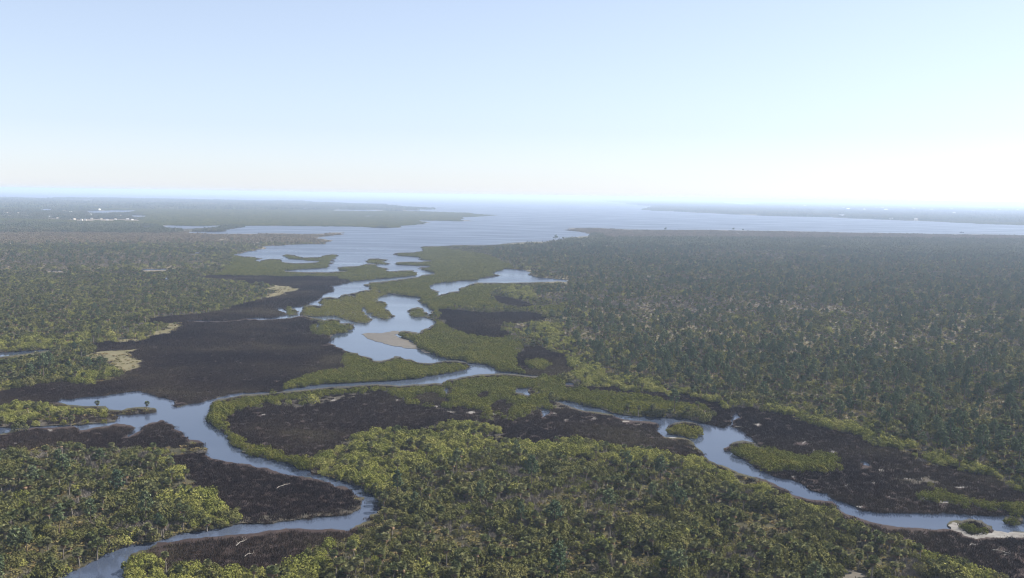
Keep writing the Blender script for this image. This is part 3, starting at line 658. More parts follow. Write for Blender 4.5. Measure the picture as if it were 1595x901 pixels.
def unit(v): return v / np.maximum(np.linalg.norm(v, axis=-1, keepdims=True), 1e-9)
def cards(q, C, Nn, size, rg, asp=0.7, tilt=0.5):
    """leaf sprays: kite-shaped faces about C, facing roughly along Nn"""
    n = len(C)
    Nn = unit(Nn + rg.normal(0, tilt, (n, 3)))
    t = unit(np.cross(Nn, rg.normal(0, 1, (n, 3)))); b = np.cross(Nn, t)
    sz = (size * rg.uniform(0.6, 1.3, n))[:, None]
    q.add(np.stack([C - t * sz, C + b * sz * asp - t * sz * 0.1, C + t * sz, C - b * sz * asp - t * sz * 0.1], 1))

def dome(q, rx, ry, rz, nc, nl, leaf, seed, cz=0.0, ox=0.0, oy=0.0, low=-0.25, cr=0.38, tilt=0.5):
    rg = np.random.default_rng(seed)
    d = unit(rg.normal(0, 1, (nc, 3))); d[:, 2] = np.abs(d[:, 2]) * (1 - low) + low; d = unit(d)
    k = rg.uniform(0.62, 1.0, (nc, 1))
    C0 = d * k * np.array([rx, ry, rz])
    rr = cr * rx * rg.uniform(0.7, 1.25, nc)
    ci = np.repeat(np.arange(nc), nl)
    e = unit(rg.normal(0, 1, (len(ci), 3)) + d[ci] * 0.9)
    C = C0[ci] + e * rr[ci][:, None] * np.array([1, 1, rz / rx * 0.5 + 0.5]) * rg.uniform(0.7, 1.05, (len(ci), 1))
    C = C + np.array([ox, oy, cz + rz * 0.15])
    C[:, 2] = np.maximum(C[:, 2], 0.08)
    cards(q, C, unit(e + d[ci] * 0.4 + np.array([0, 0, 0.25])), leaf, rg, tilt=tilt)

def fan(q, hub, d, Lp, Rf, rg, seg=6, spread=1.9, droop=0.25):
    """one fan leaf on its stalk"""
    d = d / np.linalg.norm(d)
    side = np.cross(d, [0, 0, 1.0]); side = side / max(np.linalg.norm(side), 1e-6)
    nrm = np.cross(side, d)
    c = hub + d * Lp
    w_ = side * 0.03
    q.add([[hub - w_, c - w_, c + w_, hub + w_]])
    out = []
    for k in range(seg):
        a0 = -spread + 2 * spread * k / seg; a1 = -spread + 2 * spread * (k + 1) / seg; am = (a0 + a1) / 2
        def p(a, r, lift=0.0):
            v = c + (d * math.cos(a) + side * math.sin(a)) * r + nrm * lift
            v = v.copy(); v[2] -= droop * r * r / max(Rf, .1)
            return v
        out.append([c, p(a0, Rf * .62, -.05), p(am, Rf * rg.uniform(.85, 1.1), .07), p(a1, Rf * .62, -.05)])
    q.add(out)

def palm_parts(seed, h, lean=0.0, nf=30, nd=8, R0=1.0):
    rg = np.random.default_rng(seed)
    tq, cq, dq = Q(), Q(), Q()
    a = rg.uniform(0, 6.28)
    lx, ly = lean * math.cos(a), lean * math.sin(a)
    z = np.linspace(0, 1, 6)
    tq.tube(np.stack([lx * z ** 2, ly * z ** 2, h * z - 0.15 * (z == 0)], 1), [0.26, 0.20, 0.18, 0.17, 0.17, 0.15], 7)
    hub = np.array([lx, ly, h])
    for i in range(nf):
        el = math.asin(np.clip(-0.35 + 1.3 * ((i + 0.5) / nf), -1, 1)); az = i * 2.399 + rg.uniform(-.3, .3)
        d = np.array([math.cos(el) * math.cos(az), math.cos(el) * math.sin(az), math.sin(el)])
        fan(cq, hub, d, R0 * rg.uniform(.7, 1.05), R0 * rg.uniform(.75, 1.0), rg)
    for i in range(nd):
        el = rg.uniform(-1.25, -0.55); az = rg.uniform(0, 6.28)
        d = np.array([math.cos(el) * math.cos(az), math.cos(el) * math.sin(az), math.sin(el)])
        fan(dq, hub - np.array([0, 0, .1]), d, R0 * rg.uniform(.6, .9), R0 * rg.uniform(.6, .85), rg, seg=5, droop=.4)
    return {'trunk': (tq, M_TRUNK), 'crown': (cq, L_PALM), 'dead_fronds': (dq, L_DEAD)}

def pine_parts(seed, h, spread=2.6, bare=0.5, nb=34):
    rg = np.random.default_rng(seed)
    tq, cq = Q(), Q()
    a = rg.uniform(0, 6.28); lean = rg.uniform(0, 0.5)
    def axis(t): return np.array([lean * math.cos(a) * t * t, lean * math.sin(a) * t * t, h * t])
    ts = np.linspace(0, 0.97, 7)
    tq.tube([axis(t) for t in ts], 0.24 * (1 - 0.75 * ts) + 0.03, 7)
    C, Nn = [], []
    for i in range(nb):
        t = bare + (1 - bare) * (i + rg.uniform(0, 1)) / nb
        u = (t - bare) / (1 - bare)
        L = spread * (0.55 + 0.6 * math.sin(min(1, u * 1.15 + 0.12) * math.pi)) * rg.uniform(0.5, 1.1) * (0.35 if u > .93 else 1)
        az = i * 2.399 + rg.uniform(-.5, .5); rise = rg.uniform(-0.05, 0.45)
        d = np.array([math.cos(az), math.sin(az), rise]); o = axis(t)
        e = o + d * L
        s = np.array([-math.sin(az), math.cos(az), 0]) * 0.04
        tq.add([[o - s, e - s * .3, e + s * .3, o + s]])
        for f in (0.55, 0.82, 1.0):
            c = o + d * L * f; n = 7
            dirs = unit(rg.normal(0, 1, (n, 3)) + np.array([0, 0, .5]))
            C.append(c + dirs * 0.42 * rg.uniform(.4, 1.2, (n, 1))); Nn.append(dirs)
    cards(cq, np.concatenate(C), np.concatenate(Nn), 0.46, rg, asp=0.55, tilt=0.7)
    return {'trunk': (tq, M_BARK), 'crown': (cq, L_PINE)}

def stem_q(h, r=0.09, n=3, seed=0):
    rg = np.random.default_rng(seed); q = Q()
    for i in range(n):
        a = rg.uniform(0, 6.28); s = rg.uniform(.2, .7)
        q.tube([(0.15 * math.cos(a), .15 * math.sin(a), -0.05), (s * .6 * math.cos(a), s * .6 * math.sin(a), h * .5), (s * math.cos(a), s * math.sin(a), h)], [r, r * .7, r * .4], 5)
    return q
def shrub_parts(seed, rx, rz, nc, nl, leaf, mat, cz=0.4, cr=.4, low=-0.2):
    q = Q(); rg = np.random.default_rng(seed)
    dome(q, rx, rx * rg.uniform(.8, 1.2), rz, nc, nl, leaf, seed, cz, low=low, cr=cr)
    return {'stems': (stem_q(cz + rz * .6, seed=seed), M_BARK), 'foliage': (q, mat)}
def twig_parts(seed, r, h):
    """leafless shrub: fine upright twigs in a rounded head"""
    rg = np.random.default_rng(seed); q = Q(); n = 150
    d = unit(rg.normal(0, 1, (n, 3)) * np.array([1, 1, .6]) + np.array([0, 0, .8]))
    o = rg.uniform(-.3, .3, (n, 3)) * np.array([r, r, 0]) + d * rg.uniform(.1, .5, (n, 1)) * h
    o[:, 2] = np.abs(o[:, 2])
    e = o + d * rg.uniform(.4, .75, (n, 1)) * np.array([r, r, h * .75])
    s = unit(np.cross(d, rg.normal(0, 1, (n, 3)))) * 0.06
    q.add(np.stack([o - s, o + s, e + s * .5, e - s * .5], 1))
    return {'stems': (stem_q(h * .6, .07, 5, seed), M_BARK), 'twigs': (q, L_GREY)}
def palmetto_parts(seed):
    rg = np.random.default_rng(seed); q = Q()
    for i in range(16):
        el = rg.uniform(.3, 1.2); az = rg.uniform(0, 6.28)
        fan(q, np.array([rg.uniform(-.9, .9), rg.uniform(-.9, .9), .1]), np.array([math.cos(el) * math.cos(az), math.cos(el) * math.sin(az), math.sin(el)]), rg.uniform(.4, .8), rg.uniform(.4, .55), rg, seg=4)
    return {'fans': (q, L_PALMETTO)}
def rush_parts(seed, r=1.5, n=70, h=1.15):
    rg = np.random.default_rng(seed); q = Q()
    o = np.c_[rg.normal(0, r * .5, (n, 2)), np.zeros(n)]
    d = np.c_[rg.normal(0, .28, (n, 2)), np.ones(n)] * (h * rg.uniform(.5, 1.15, (n, 1)))
    s = unit(np.c_[rg.normal(0, 1, (n, 2)), np.zeros(n)]) * rg.uniform(.05, .13, (n, 1))
    q.add(np.stack([o - s, o + s, o + d + s * .3, o + d - s * .3], 1))
    return {'blades': (q, L_RUSH)}
def canopy_tile(seed, size, n, r, hmin, hmax, leaf, nl, mat):
    rg = np.random.default_rng(seed); q = Q()
    for i in range(n):
        x, y = rg.uniform(-size / 2, size / 2, 2); k = rg.uniform(.7, 1.35); h = rg.uniform(hmin, hmax)
        dome(q, r * k, r * k, h * .5, 5, nl, leaf * k, int(rg.integers(1e9)), h * .45, x, y, low=-0.5, cr=.5)
    return {'canopy': (q, mat)}

KIND = {}          # kind -> list of variants (dict of parts), nominal height
KIND['palm'] = ([palm_parts(11, 4.5, .3), palm_parts(12, 3.4, .2, 28, 11), palm_parts(13, 5.6, .9, 28, 9), palm_parts(14, 2.4, .1, 30, 6, 1.08), palm_parts(15, 4.0, .6, 24, 14)], 5.6)
KIND['pine'] = ([pine_parts(21, 13.0, 2.5, .5), pine_parts(22, 11.0, 2.8, .42), pine_parts(23, 15.0, 2.9, .55, 38), pine_parts(24, 9.0, 2.0, .32, 28)], 13)
KIND['yshrub'] = ([shrub_parts(31, 2.1, 1.9, 26, 16, .27, L_YEL), shrub_parts(32, 2.6, 2.2, 32, 16, .28, L_YEL), shrub_parts(33, 1.7, 2.3, 24, 16, .26, L_YEL)], 3)
KIND['oshrub'] = ([shrub_parts(41, 1.7, 2.0, 22, 16, .26, L_OLIVE, .7), shrub_parts(42, 2.3, 2.6, 26, 18, .28, L_OLIVE, 1.0), shrub_parts(43, 1.4, 1.5, 18, 16, .25, L_OLIVE, .4)], 3.4)
KIND['gshrub'] = ([twig_parts(51, 1.7, 2.6), twig_parts(52, 2.1, 3.2), twig_parts(53, 1.3, 2.0)], 3)
KIND['palmetto'] = ([palmetto_parts(61), palmetto_parts(62), palmetto_parts(63)], 1.2)
KIND['mang'] = ([shrub_parts(71, 1.9, 1.5, 20, 14, .25, L_MANG, .9, low=-.6), shrub_parts(72, 1.6, 1.9, 20, 14, .24, L_MANG, .9, low=-.6), shrub_parts(73, 2.2, 1.4, 24, 14, .26, L_MANG, .8, low=-.6)], 3)
KIND['rush'] = ([rush_parts(81, 2.2, 110, .75), rush_parts(82, 2.4, 120, .65), rush_parts(83, 2.0, 100, .9)], 1.2)
L_SCRUB = leaf_mat('brown scrub', [(0.0630, 0.0588, 0.0336), (0.1050, 0.0868, 0.0476), (0.1470, 0.1120, 0.0672), (0.1190, 0.1148, 0.0560)], 0.1, 0.004)
KIND['woodtile'] = ([canopy_tile(91 + i, 26, 16, 3.0, 5, 11, 1.1, 12, L_FAR) for i in range(3)], 8)
KIND['scrubtile'] = ([canopy_tile(101 + i, 26, 16, 2.2, 1.5, 4, .9, 9, L_SCRUB) for i in range(3)], 3)
KIND['mangtile'] = ([canopy_tile(111 + i, 24, 18, 2.8, 2.2, 3.6, .9, 12, L_MANG) for i in range(3)], 3)
KIND['bigwood'] = ([canopy_tile(121 + i, 130, 46, 10.0, 5, 11, 4.0, 8, L_FAR) for i in range(3)], 9)

# ---- settled shores: where the buildings stand (pixel x, y of the base, width in pixels, tall)
TOWN_L = [(57.7, 324.5, 5), (77.6, 324.5, 4.5), (110.5, 333, 8), (141, 336.5, 6), (11, 335.5, 5), (15, 340.5, 5), (41, 340, 7), (66, 341, 7), (90, 343, 5), (116, 344, 5), (127, 345, 4), (133, 345, 3.5), (143, 343, 5),
          (167, 344.5, 6), (180, 343, 4), (199, 343, 6), (206, 343.5, 5), (155, 328.3, 5), (2, 340.5, 5), (100, 331, 5), (78, 340.3, 5), (158, 343, 4), (28, 336, 4), (52, 336.5, 5), (188, 337.5, 4)]
TOWN_R = [(1346, 328, 3.5), (1364, 325.4, 4), (1374, 325.4, 4), (1379.8, 329, 4.5), (1387, 325.6, 3.5), (1422.6, 327.4, 4), (1450, 329.5, 4), (1482, 329, 4.5), (1486, 335, 4), (1516, 332, 4), (1557, 330.2, 4), (1585, 331, 3.5),
          (1388, 343.6, 5), (1361.5, 342.6, 4), (1426.5, 345.3, 5), (1313.7, 325, 4), (1321, 327.5, 4.5), (1253.7, 321.6, 4), (1214, 333.6, 5), (1311, 337.6, 8), (1297, 324, 3), (1401, 326.4, 3.5)]
HOUSES = []
for L_, side in ((TOWN_L, 'left'), (TOWN_R, 'right')):
    for k_, (hx, hy, hw) in enumerate(L_):
        X_, Y_ = at(hx, hy); D_ = math.hypot(X_, Y_)
        HOUSES.append((X_, Y_, D_, max(8.0, min(42.0, hw * (.62 if side == 'left' else .9) * D_ / F)), side, k_))
HXY = np.array([h[:3] for h in HOUSES])
def clear_of_houses(X, Y):
    ok = np.ones(len(X), bool); ang = np.arctan2(X, Y); D = np.hypot(X, Y)
    for hx, hy, hd in HXY:
        wide = (22.0 + 0.0025 * hd) / hd
        ok &= ~((np.abs(ang - math.atan2(hx, hy)) < wide) & (D < hd + 20) & (D > hd * .965 - 20))
    return ok

# ---- where each plant stands
def wedge(r0_, r1_, s, seed, az=36.0):
    """a jittered grid over the part of the ground the camera can see"""
    rg = np.random.default_rng(seed)
    xm = r1_ * math.sin(R(az))
    gx = np.arange(-xm, xm, s); gy = np.arange(r0_ * math.cos(R(az)), r1_, s)
    X, Y = np.meshgrid(gx, gy); X = X.ravel(); Y = Y.ravel()
    d = np.hypot(X, Y); k = (d > r0_) & (d < r1_) & (np.abs(np.arctan2(X, Y)) < R(az))
    X, Y = X[k], Y[k]
    return X + rg.uniform(-.5, .5, len(X)) * s, Y + rg.uniform(-.5, .5, len(X)) * s
MIX = {PALMW: dict(palm=.14, oshrub=.28, gshrub=.32, yshrub=.02, palmetto=.60, pine=.005),
       YELLOW: dict(yshrub=.60, oshrub=.08, palm=.03, palmetto=.16, rush=.3),
       PINEW: dict(pine=.042, palm=.14, oshrub=.13, gshrub=.16, palmetto=.80, yshrub=.05),
       SAVAN: dict(palm=.07, pine=.015, palmetto=.50, gshrub=.22, oshrub=.06),
       MIDW: dict(palm=.24, oshrub=.22, yshrub=.14, palmetto=.22, gshrub=.06, pine=.006),
       MANG: dict(mang=.95), GRASSM: dict(rush=.45, mang=.05, yshrub=.02), MARSH: dict(rush=.92),
       SALT: dict(palmetto=.16, rush=.02), SCRUB: dict(palmetto=.40, pine=.008, oshrub=.10, yshrub=.04, palm=.02, gshrub=.10)}
ORDER = ['palm', 'pine', 'yshrub', 'oshrub', 'gshrub', 'palmetto', 'mang', 'rush']
VH = {k: np.array([max(q.arr()[0][:, 2].max() for q, _ in v.values()) for v in vs_[0]]) for k, vs_ in KIND.items()}
PTS = {k: [] for k in KIND}       # kind -> rows x, y, z, rot, scale, variant, islet
def keep(kind, X, Y, sc, seed, isl=None, vv=None):
    rg = np.random.default_rng(seed); n = len(X)
    if n and kind == 'rush' and isl is not None: isl = isl * 0 - 1
    if n: PTS[kind].append(np.stack([X, Y, np.full(n, GZ - .03), rg.uniform(0, 6.28, n), sc, rg.integers(0, len(KIND[kind][0]), n) if vv is None else vv, np.full(n, -1.0) if isl is None else isl], 1))
for bi, (a, b, s, gs) in enumerate([(262, 760, 2.35, 1.0), (760, 2300, 3.7, 1.22)]):
    X, Y = wedge(a, b, s, 40 + bi)
    px = project(np.c_[X, Y, np.full(len(X), GZ)])
    il = lookup(px, ISL); c0 = lookup(px)
    # neighbouring plant covers run into each other over a few metres
    jr = np.random.default_rng(50 + bi)
    wob = 6.0 * (fbm(X / 7.0, Y / 7.0, 71) - .5) + jr.normal(0, 1.1, len(X)); wob2 = 6.0 * (fbm(X / 7.0, Y / 7.0, 81) - .5) + jr.normal(0, 1.1, len(X))
    c = lookup(project(xyz(X + wob, Y + wob2 * 1.5, GZ)))
    c = np.where((c0 == WATER) | (c == WATER) | (c == PAN) | (c0 == PAN) | (c0 == SAND) | (c == SAND) | (il >= 0), c0, c)
    u = np.random.default_rng(60 + bi).uniform(0, 1, len(X))
    clump = fbm(X / 14.0, Y / 14.0, 5); clump2 = fbm(X / 45.0, Y / 45.0, 9); cl3 = fbm(X / 9.0, Y / 9.0, 15)
    mound = fbm(X / 11.0, Y / 11.0, 33); grey = fbm(X / 26.0, Y / 26.0, 41)
    size0 = np.random.default_rng(70 + bi).uniform(.72, 1.2, len(X)) * gs ** .6
    vr = np.random.default_rng(75 + bi).uniform(0, 1, len(X))
    for cl, mix in MIX.items():
        m = c == cl
        base = np.zeros(len(X))
        for kn in ORDER:
            p = mix.get(kn, 0)
            if not p: continue
            pr = np.full(len(X), p); size = size0
            if kn == 'palm': pr = pr * np.clip(3.6 * clump - .9, .08, 2.4)
            if kn == 'pine': size = size0 * (.9 if bi == 0 else .76)
            if kn == 'pine': pr = pr * np.clip(3.2 * clump2 - .6, .05, 2.0)
            if kn == 'gshrub': pr = pr * np.clip(5.0 * grey - 1.7, .03, 3)
            if kn in ('yshrub', 'oshrub'):
                if cl == YELLOW: pr = pr * np.where(mound < .36, .12, 1.0)
                else: pr = pr * np.clip((3.4 * cl3 - .8) if kn == 'yshrub' else (3.4 * mound - .7), .05, 2)
                size = size0 * np.clip(.55 + 1.9 * (mound - .30), .55, 1.75)
            if kn == 'mang': size = (size0 * .3 + .68 * gs ** .6) * np.clip(.72 + 1.1 * (mound - .3), .72, 1.25)
            hit = m & (u >= base) & (u < base + pr)
            base = base + pr
            i = np.nonzero(hit)[0]
            if not len(i): continue
            vv = (vr[i] * len(VH[kn])).astype(int)
            hh = VH[kn][vv] * size[i]
            bad = np.zeros(len(i), bool)
            for hf in (1.05, .75, .5, .25):
                tc = lookup(project(xyz(X[i], Y[i], GZ + hh * hf)))
                bad |= (tc == WATER) | (tc == SAND)
                if hf == .5: bad |= tc == PAN
                if hf == .5 and kn not in ('rush', 'palmetto'): bad |= (tc == SALT) & (c[i] != SALT)
                if hf == .5 and kn != 'rush': bad |= (tc == MARSH) & (c[i] != MARSH)
            if kn != 'rush' and cl in (YELLOW, PALMW, MANG, MIDW, GRASSM):
                j = i[bad]; lowk = 'rush'; lh = 1.0 * gs
                b2 = np.zeros(len(j), bool)
                for hf in (1.0, .5): b2 |= np.isin(lookup(project(xyz(X[j], Y[j], GZ + lh * hf))), (WATER, SAND))
                j = j[~b2]
                keep('rush', X[j], Y[j], size0[j], 190 + bi, il[j].astype(float))
            ok = ~bad; i = i[ok]
            keep(kn, X[i], Y[i], size[i] * (1.45 if bi and kn == 'rush' else 1), 90 + bi, il[i].astype(float), vv[ok])
def far_band(a, b, s, seed, rules, az=34):
    X, Y = wedge(a, b, s, seed, az)
    px = project(np.c_[X, Y, np.full(len(X), GZ)])
    c = lookup(px)
    u = np.random.default_rng(seed + 1).uniform(0, 1, len(X))
    nz = fbm(X / (s * 6), Y / (s * 2.5), 21)
    for cl, (kn, p) in rules.items():
        i = np.nonzero((c == cl) & (u < p * np.clip(nz * 2.6, .3, 1.3)))[0]
        if not len(i): continue
        q1 = np.zeros(len(i), bool)
        for hf in ((1.05, .8, .55, .3, .1) if b < 7000 else (.45, .25, .1)): q1 |= lookup(project(xyz(X[i], Y[i], GZ + KIND[kn][1] * hf))) == WATER
        q2 = lookup(project(xyz(X[i] - s * .4, Y[i], GZ))) == WATER; q3 = lookup(project(xyz(X[i] + s * .4, Y[i], GZ))) == WATER
        i = i[~(q1 | q2 | q3)]
        i = i[clear_of_houses(X[i], Y[i])]
        keep(kn, X[i], Y[i], np.random.default_rng(seed + 2).uniform(.75, 1.15, len(i)), seed + 3)
FAR1 = {PALMW: ('woodtile', .8), PINEW: ('woodtile', .75), MIDW: ('woodtile', .8), FARW: ('mangtile', .95), MANG: ('mangtile', .95), SCRUB: ('scrubtile', .8), SAVAN: ('scrubtile', .3), TOWN: ('woodtile', .55)}
FAR2 = {k: ('bigwood', .85) for k in (PALMW, PINEW, MIDW, FARW, SCRUB)}
FAR2[TOWN] = ('bigwood', .5)
far_band(2300, 6500, 21, 200, FAR1)
far_band(6500, 42000, 115, 210, FAR2)
PTS = {k: (np.concatenate(v) if v else np.zeros((0, 7))) for k, v in PTS.items()}

# ---- single plants: the nearest of each kind, every one an object of its own
NEAR = 300
SPEC = {'palm': ('cabbage_palm', 'palm tree'), 'pine': ('pine_tree', 'pine tree'), 'yshrub': ('round_shrub', 'shrub'), 'oshrub': ('dark_shrub', 'shrub'), 'gshrub': ('bare_shrub', 'bare shrub')}
def zone(x, y):
    if y < 660 and x < 330: return 'on the strip of land by the left river'
    if x < 400 and y < 835: 
        return ('at the left edge of the left wood' if x < 120 else 'in the middle of the left wood' if x < 260 else 'at the river end of the left wood')
    if x < 560 and y > 835: return 'in the bright thicket inside the lowest river bend'
    if y > 660 and x > 1100 and y < 770 and (y - 640) < (x - 1100) * .36: return 'at the front edge of the right pine forest'
    if x > 1380 and y > 830: return 'by the dark marsh in the bottom right corner'
    if y < 660: return 'in the pine forest across the right river'
    part = 'left' if x < 800 else 'middle' if x < 1080 else 'right'
    row = 'back' if y < 745 else 'middle' if y < 830 else 'front'
    return f'in the {row} {part} of the wood between the rivers' if not (row == 'middle' and part == 'middle') else 'in the very middle of the wood between the rivers'
LOOK = {'palm': ['green', 'short shaggy', 'tall leaning', 'low bushy', 'brown skirted'], 'pine': ['dark round headed', 'broad', 'tall', 'small young'],
        'yshrub': ['yellow green domed', 'wide yellow green', 'upright yellow green'], 'oshrub': ['dark olive', 'large dark olive', 'small dark olive'],
        'gshrub': ['leafless grey', 'large leafless grey', 'small leafless grey']}
NOUN = {'palm': 'cabbage palm', 'pine': 'pine tree', 'yshrub': 'shrub', 'oshrub': 'shrub', 'gshrub': 'shrub'}
GROUP = {'palm': 'cabbage palms', 'pine': 'pine trees', 'yshrub': 'yellow green shrubs', 'oshrub': 'dark olive shrubs', 'gshrub': 'leafless grey shrubs'}
def place(kn, rows):
    name, cat = SPEC[kn]
    var = KIND[kn][0]
    data = [{p: q.mesh(name + '_' + p, m) for p, (q, m) in v.items()} for v in var]
    protos = {}
    for x, y, z, rz, sc, v, _ in rows:
        v = int(v)
        if v not in protos:
            root = bpy.data.objects.new(name, None); COL.objects.link(root)
            root.empty_display_size = .5
            parts = [obj(p, m, root) for p, m in data[v].items()]
            protos[v] = (root, parts)
        else:
            r1, ps = protos[v]
            root = r1.copy(); COL.objects.link(root)
            for p in ps:
                c = p.copy(); COL.objects.link(c); c.parent = root
        root.location = (x, y, z); root.rotation_euler = (0, 0, rz); root.scale = (sc, sc, sc * (1 + .12 * math.sin(x * 3 + y)))
        px = project([(x, y, z + 1)])[0]
        zn = zone(px[0], px[1])
        tall = 'big ' if sc > 1.04 else ''
        prop(root, f'{tall}{LOOK[kn][v]} {NOUN[kn]} {zn}', cat, f'{GROUP[kn]} {zn}')
REST = {}
for kn in PTS:
    P = PTS[kn]
    if kn in SPEC:
        d = np.hypot(P[:, 0], P[:, 1])
        pj = project(np.c_[P[:, 0], P[:, 1], P[:, 2] + KIND[kn][1] * .5])
        ok = (pj[:, 0] > 4) & (pj[:, 0] < 1591) & (pj[:, 1] < 897) & (P[:, 6] < 0)
        idx = np.nonzero(ok)[0]; idx = idx[np.argsort(d[idx])][:NEAR]
        place(kn, P[idx])
        mask = np.ones(len(P), bool); mask[idx] = False; P = P[mask]
    REST[kn] = P

# ---- the uncountable rest: one object per kind, copies set out by geometry nodes
HOLD = []
def stuff(kn, name, label, cat, P):
    if not len(P): return
    variants = []
    for i, v in enumerate(KIND[kn][0]):
        o = bpy.data.objects.new(f'{name} source', merged(f'{name}_{i}', list(v.values())))
        variants.append(o); HOLD.append(o)
    m = bpy.data.meshes.new(name)
    m.vertices.add(len(P)); m.vertices.foreach_set('co', P[:, :3].astype(np.float32).ravel())
    for nm, typ, val in (('vid', 'INT', P[:, 5].astype(np.int32)), ('scl', 'FLOAT', P[:, 4].astype(np.float32))):
        at_ = m.attributes.new(nm, typ, 'POINT'); at_.data.foreach_set('value', val)
    at_ = m.attributes.new('rot', 'FLOAT_VECTOR', 'POINT')
    at_.data.foreach_set('vector', np.c_[np.zeros((len(P), 2)), P[:, 3]].astype(np.float32).ravel())
    o = obj(name, m)
    g = bpy.data.node_groups.new(name, 'GeometryNodeTree')
    g.interface.new_socket('Geometry', in_out='INPUT', socket_type='NodeSocketGeometry')
    g.interface.new_socket('Geometry', in_out='OUTPUT', socket_type='NodeSocketGeometry')
    gi = g.nodes.new('NodeGroupInput'); go = g.nodes.new('NodeGroupOutput')
    ip = g.nodes.new('GeometryNodeInstanceOnPoints'); ip.inputs['Pick Instance'].default_value = True
    jn = g.nodes.new('GeometryNodeJoinGeometry')
    for vo in reversed(variants):
        inf = g.nodes.new('GeometryNodeObjectInfo'); inf.inputs['Object'].default_value = vo; inf.inputs['As Instance'].default_value = True
        g.links.new(inf.outputs['Geometry'], jn.inputs[0])
    g.links.new(gi.outputs[0], ip.inputs['Points']); g.links.new(jn.outputs[0], ip.inputs['Instance'])
    for nm, typ, sk in (('vid', 'INT', 'Instance Index'), ('rot', 'FLOAT_VECTOR', 'Rotation'), ('scl', 'FLOAT', 'Scale')):
        na = g.nodes.new('GeometryNodeInputNamedAttribute'); na.data_type = typ; na.inputs['Name'].default_value = nm
        src = [x for x in na.outputs if x.enabled and x.name == 'Attribute'][0]
        g.links.new(src, ip.inputs[sk])
    g.links.new(ip.outputs[0], go.inputs[0])
    md = o.modifiers.new('plants', 'NODES'); md.node_group = g
    prop(o, label, cat, kind='stuff')
    return o
isl_rows = REST['mang'][REST['mang'][:, 6] >= 0]
REST['mang'] = REST['mang'][REST['mang'][:, 6] < 0]
stuff('palm', 'palm_wood', 'palms of the woods too many to count, on both sides of the rivers', 'palms', REST['palm'])
stuff('pine', 'pine_forest', 'dark green pine forest covering the flat land on the right', 'pine forest', REST['pine'])
stuff('yshrub', 'shrub_thicket', 'yellow green shrub thicket along the edges of the woods', 'shrubs', REST['yshrub'])
stuff('oshrub', 'shrub_undergrowth', 'dark olive undergrowth filling the woods between the palms', 'undergrowth', REST['oshrub'])
stuff('gshrub', 'bare_undergrowth', 'grey leafless undergrowth among the palms', 'undergrowth', REST['gshrub'])
stuff('palmetto', 'palmetto_cover', 'low palmetto ground cover under the palms and pines', 'ground cover', REST['palmetto'])
stuff('mang', 'mangrove_canopy', 'olive mangrove belts along the river banks', 'mangroves', REST['mang'])
stuff('rush', 'marsh_rushes', 'dark brown rushes covering the flat marshes', 'marsh grass', REST['rush'])
stuff('woodtile', 'distant_woods', 'hazy woods towards the bay', 'woods', REST['woodtile'])
stuff('scrubtile', 'distant_scrub', 'brown scrub flats towards the bay', 'scrub', REST['scrubtile'])
stuff('mangtile', 'distant_mangroves', 'mangrove points reaching into the bay', 'mangroves', REST['mangtile'])
stuff('bigwood', 'horizon_woods', 'faint blue woods near the horizon', 'woods', REST['bigwood'])

# ---- mangrove islets: each a thing with its mud bank and its canopy
bush = [v['foliage'][0].arr() for v in KIND['mang'][0]]
for i, (key, (outline, label)) in enumerate(ISLETS.items()):
    pid = [k for k, p in enumerate(polys) if p[0] == 'islet'][i]
    rows = isl_rows[isl_rows[:, 6] == i]
    cx, cyy = wz[sorted({q for f in isl_f[pid] for q in f})].mean(0)
    root = bpy.data.objects.new('mangrove_islet', None); COL.objects.link(root); root.location = (cx, cyy, 0)
    prop(root, label, 'islet', 'mangrove islets')
    bk = sheet('mud_bank', isl_f[pid], [M_MUD], [0] * len(isl_f[pid]), 0.3, 0)
    n = len(bk.vertices); a = np.empty(n * 3, dtype=np.float32); bk.vertices.foreach_get('co', a)
    a = a.reshape(-1, 3); a[:, 0] -= cx; a[:, 1] -= cyy; bk.vertices.foreach_set('co', a.ravel()); bk.update()
    obj('mud_bank', bk, root)
    V, Fq, n = [], [], 0
    for x, y, z, rz, sc, v, _ in rows:
        bv, bf = bush[int(v)]
        far = math.hypot(x, y) > 800
        if far: bf = bf[::2]
        c, s = math.cos(rz), math.sin(rz)
        w3 = np.c_[(bv[:, 0] * c - bv[:, 1] * s) * sc + x - cx, (bv[:, 0] * s + bv[:, 1] * c) * sc + y - cyy, bv[:, 2] * sc + z - .1]
        V.append(w3); Fq.append(bf + n); n += len(bv)
    if V: obj('canopy', new_mesh('canopy', np.concatenate(V), np.concatenate(Fq), [L_MANG]), root)

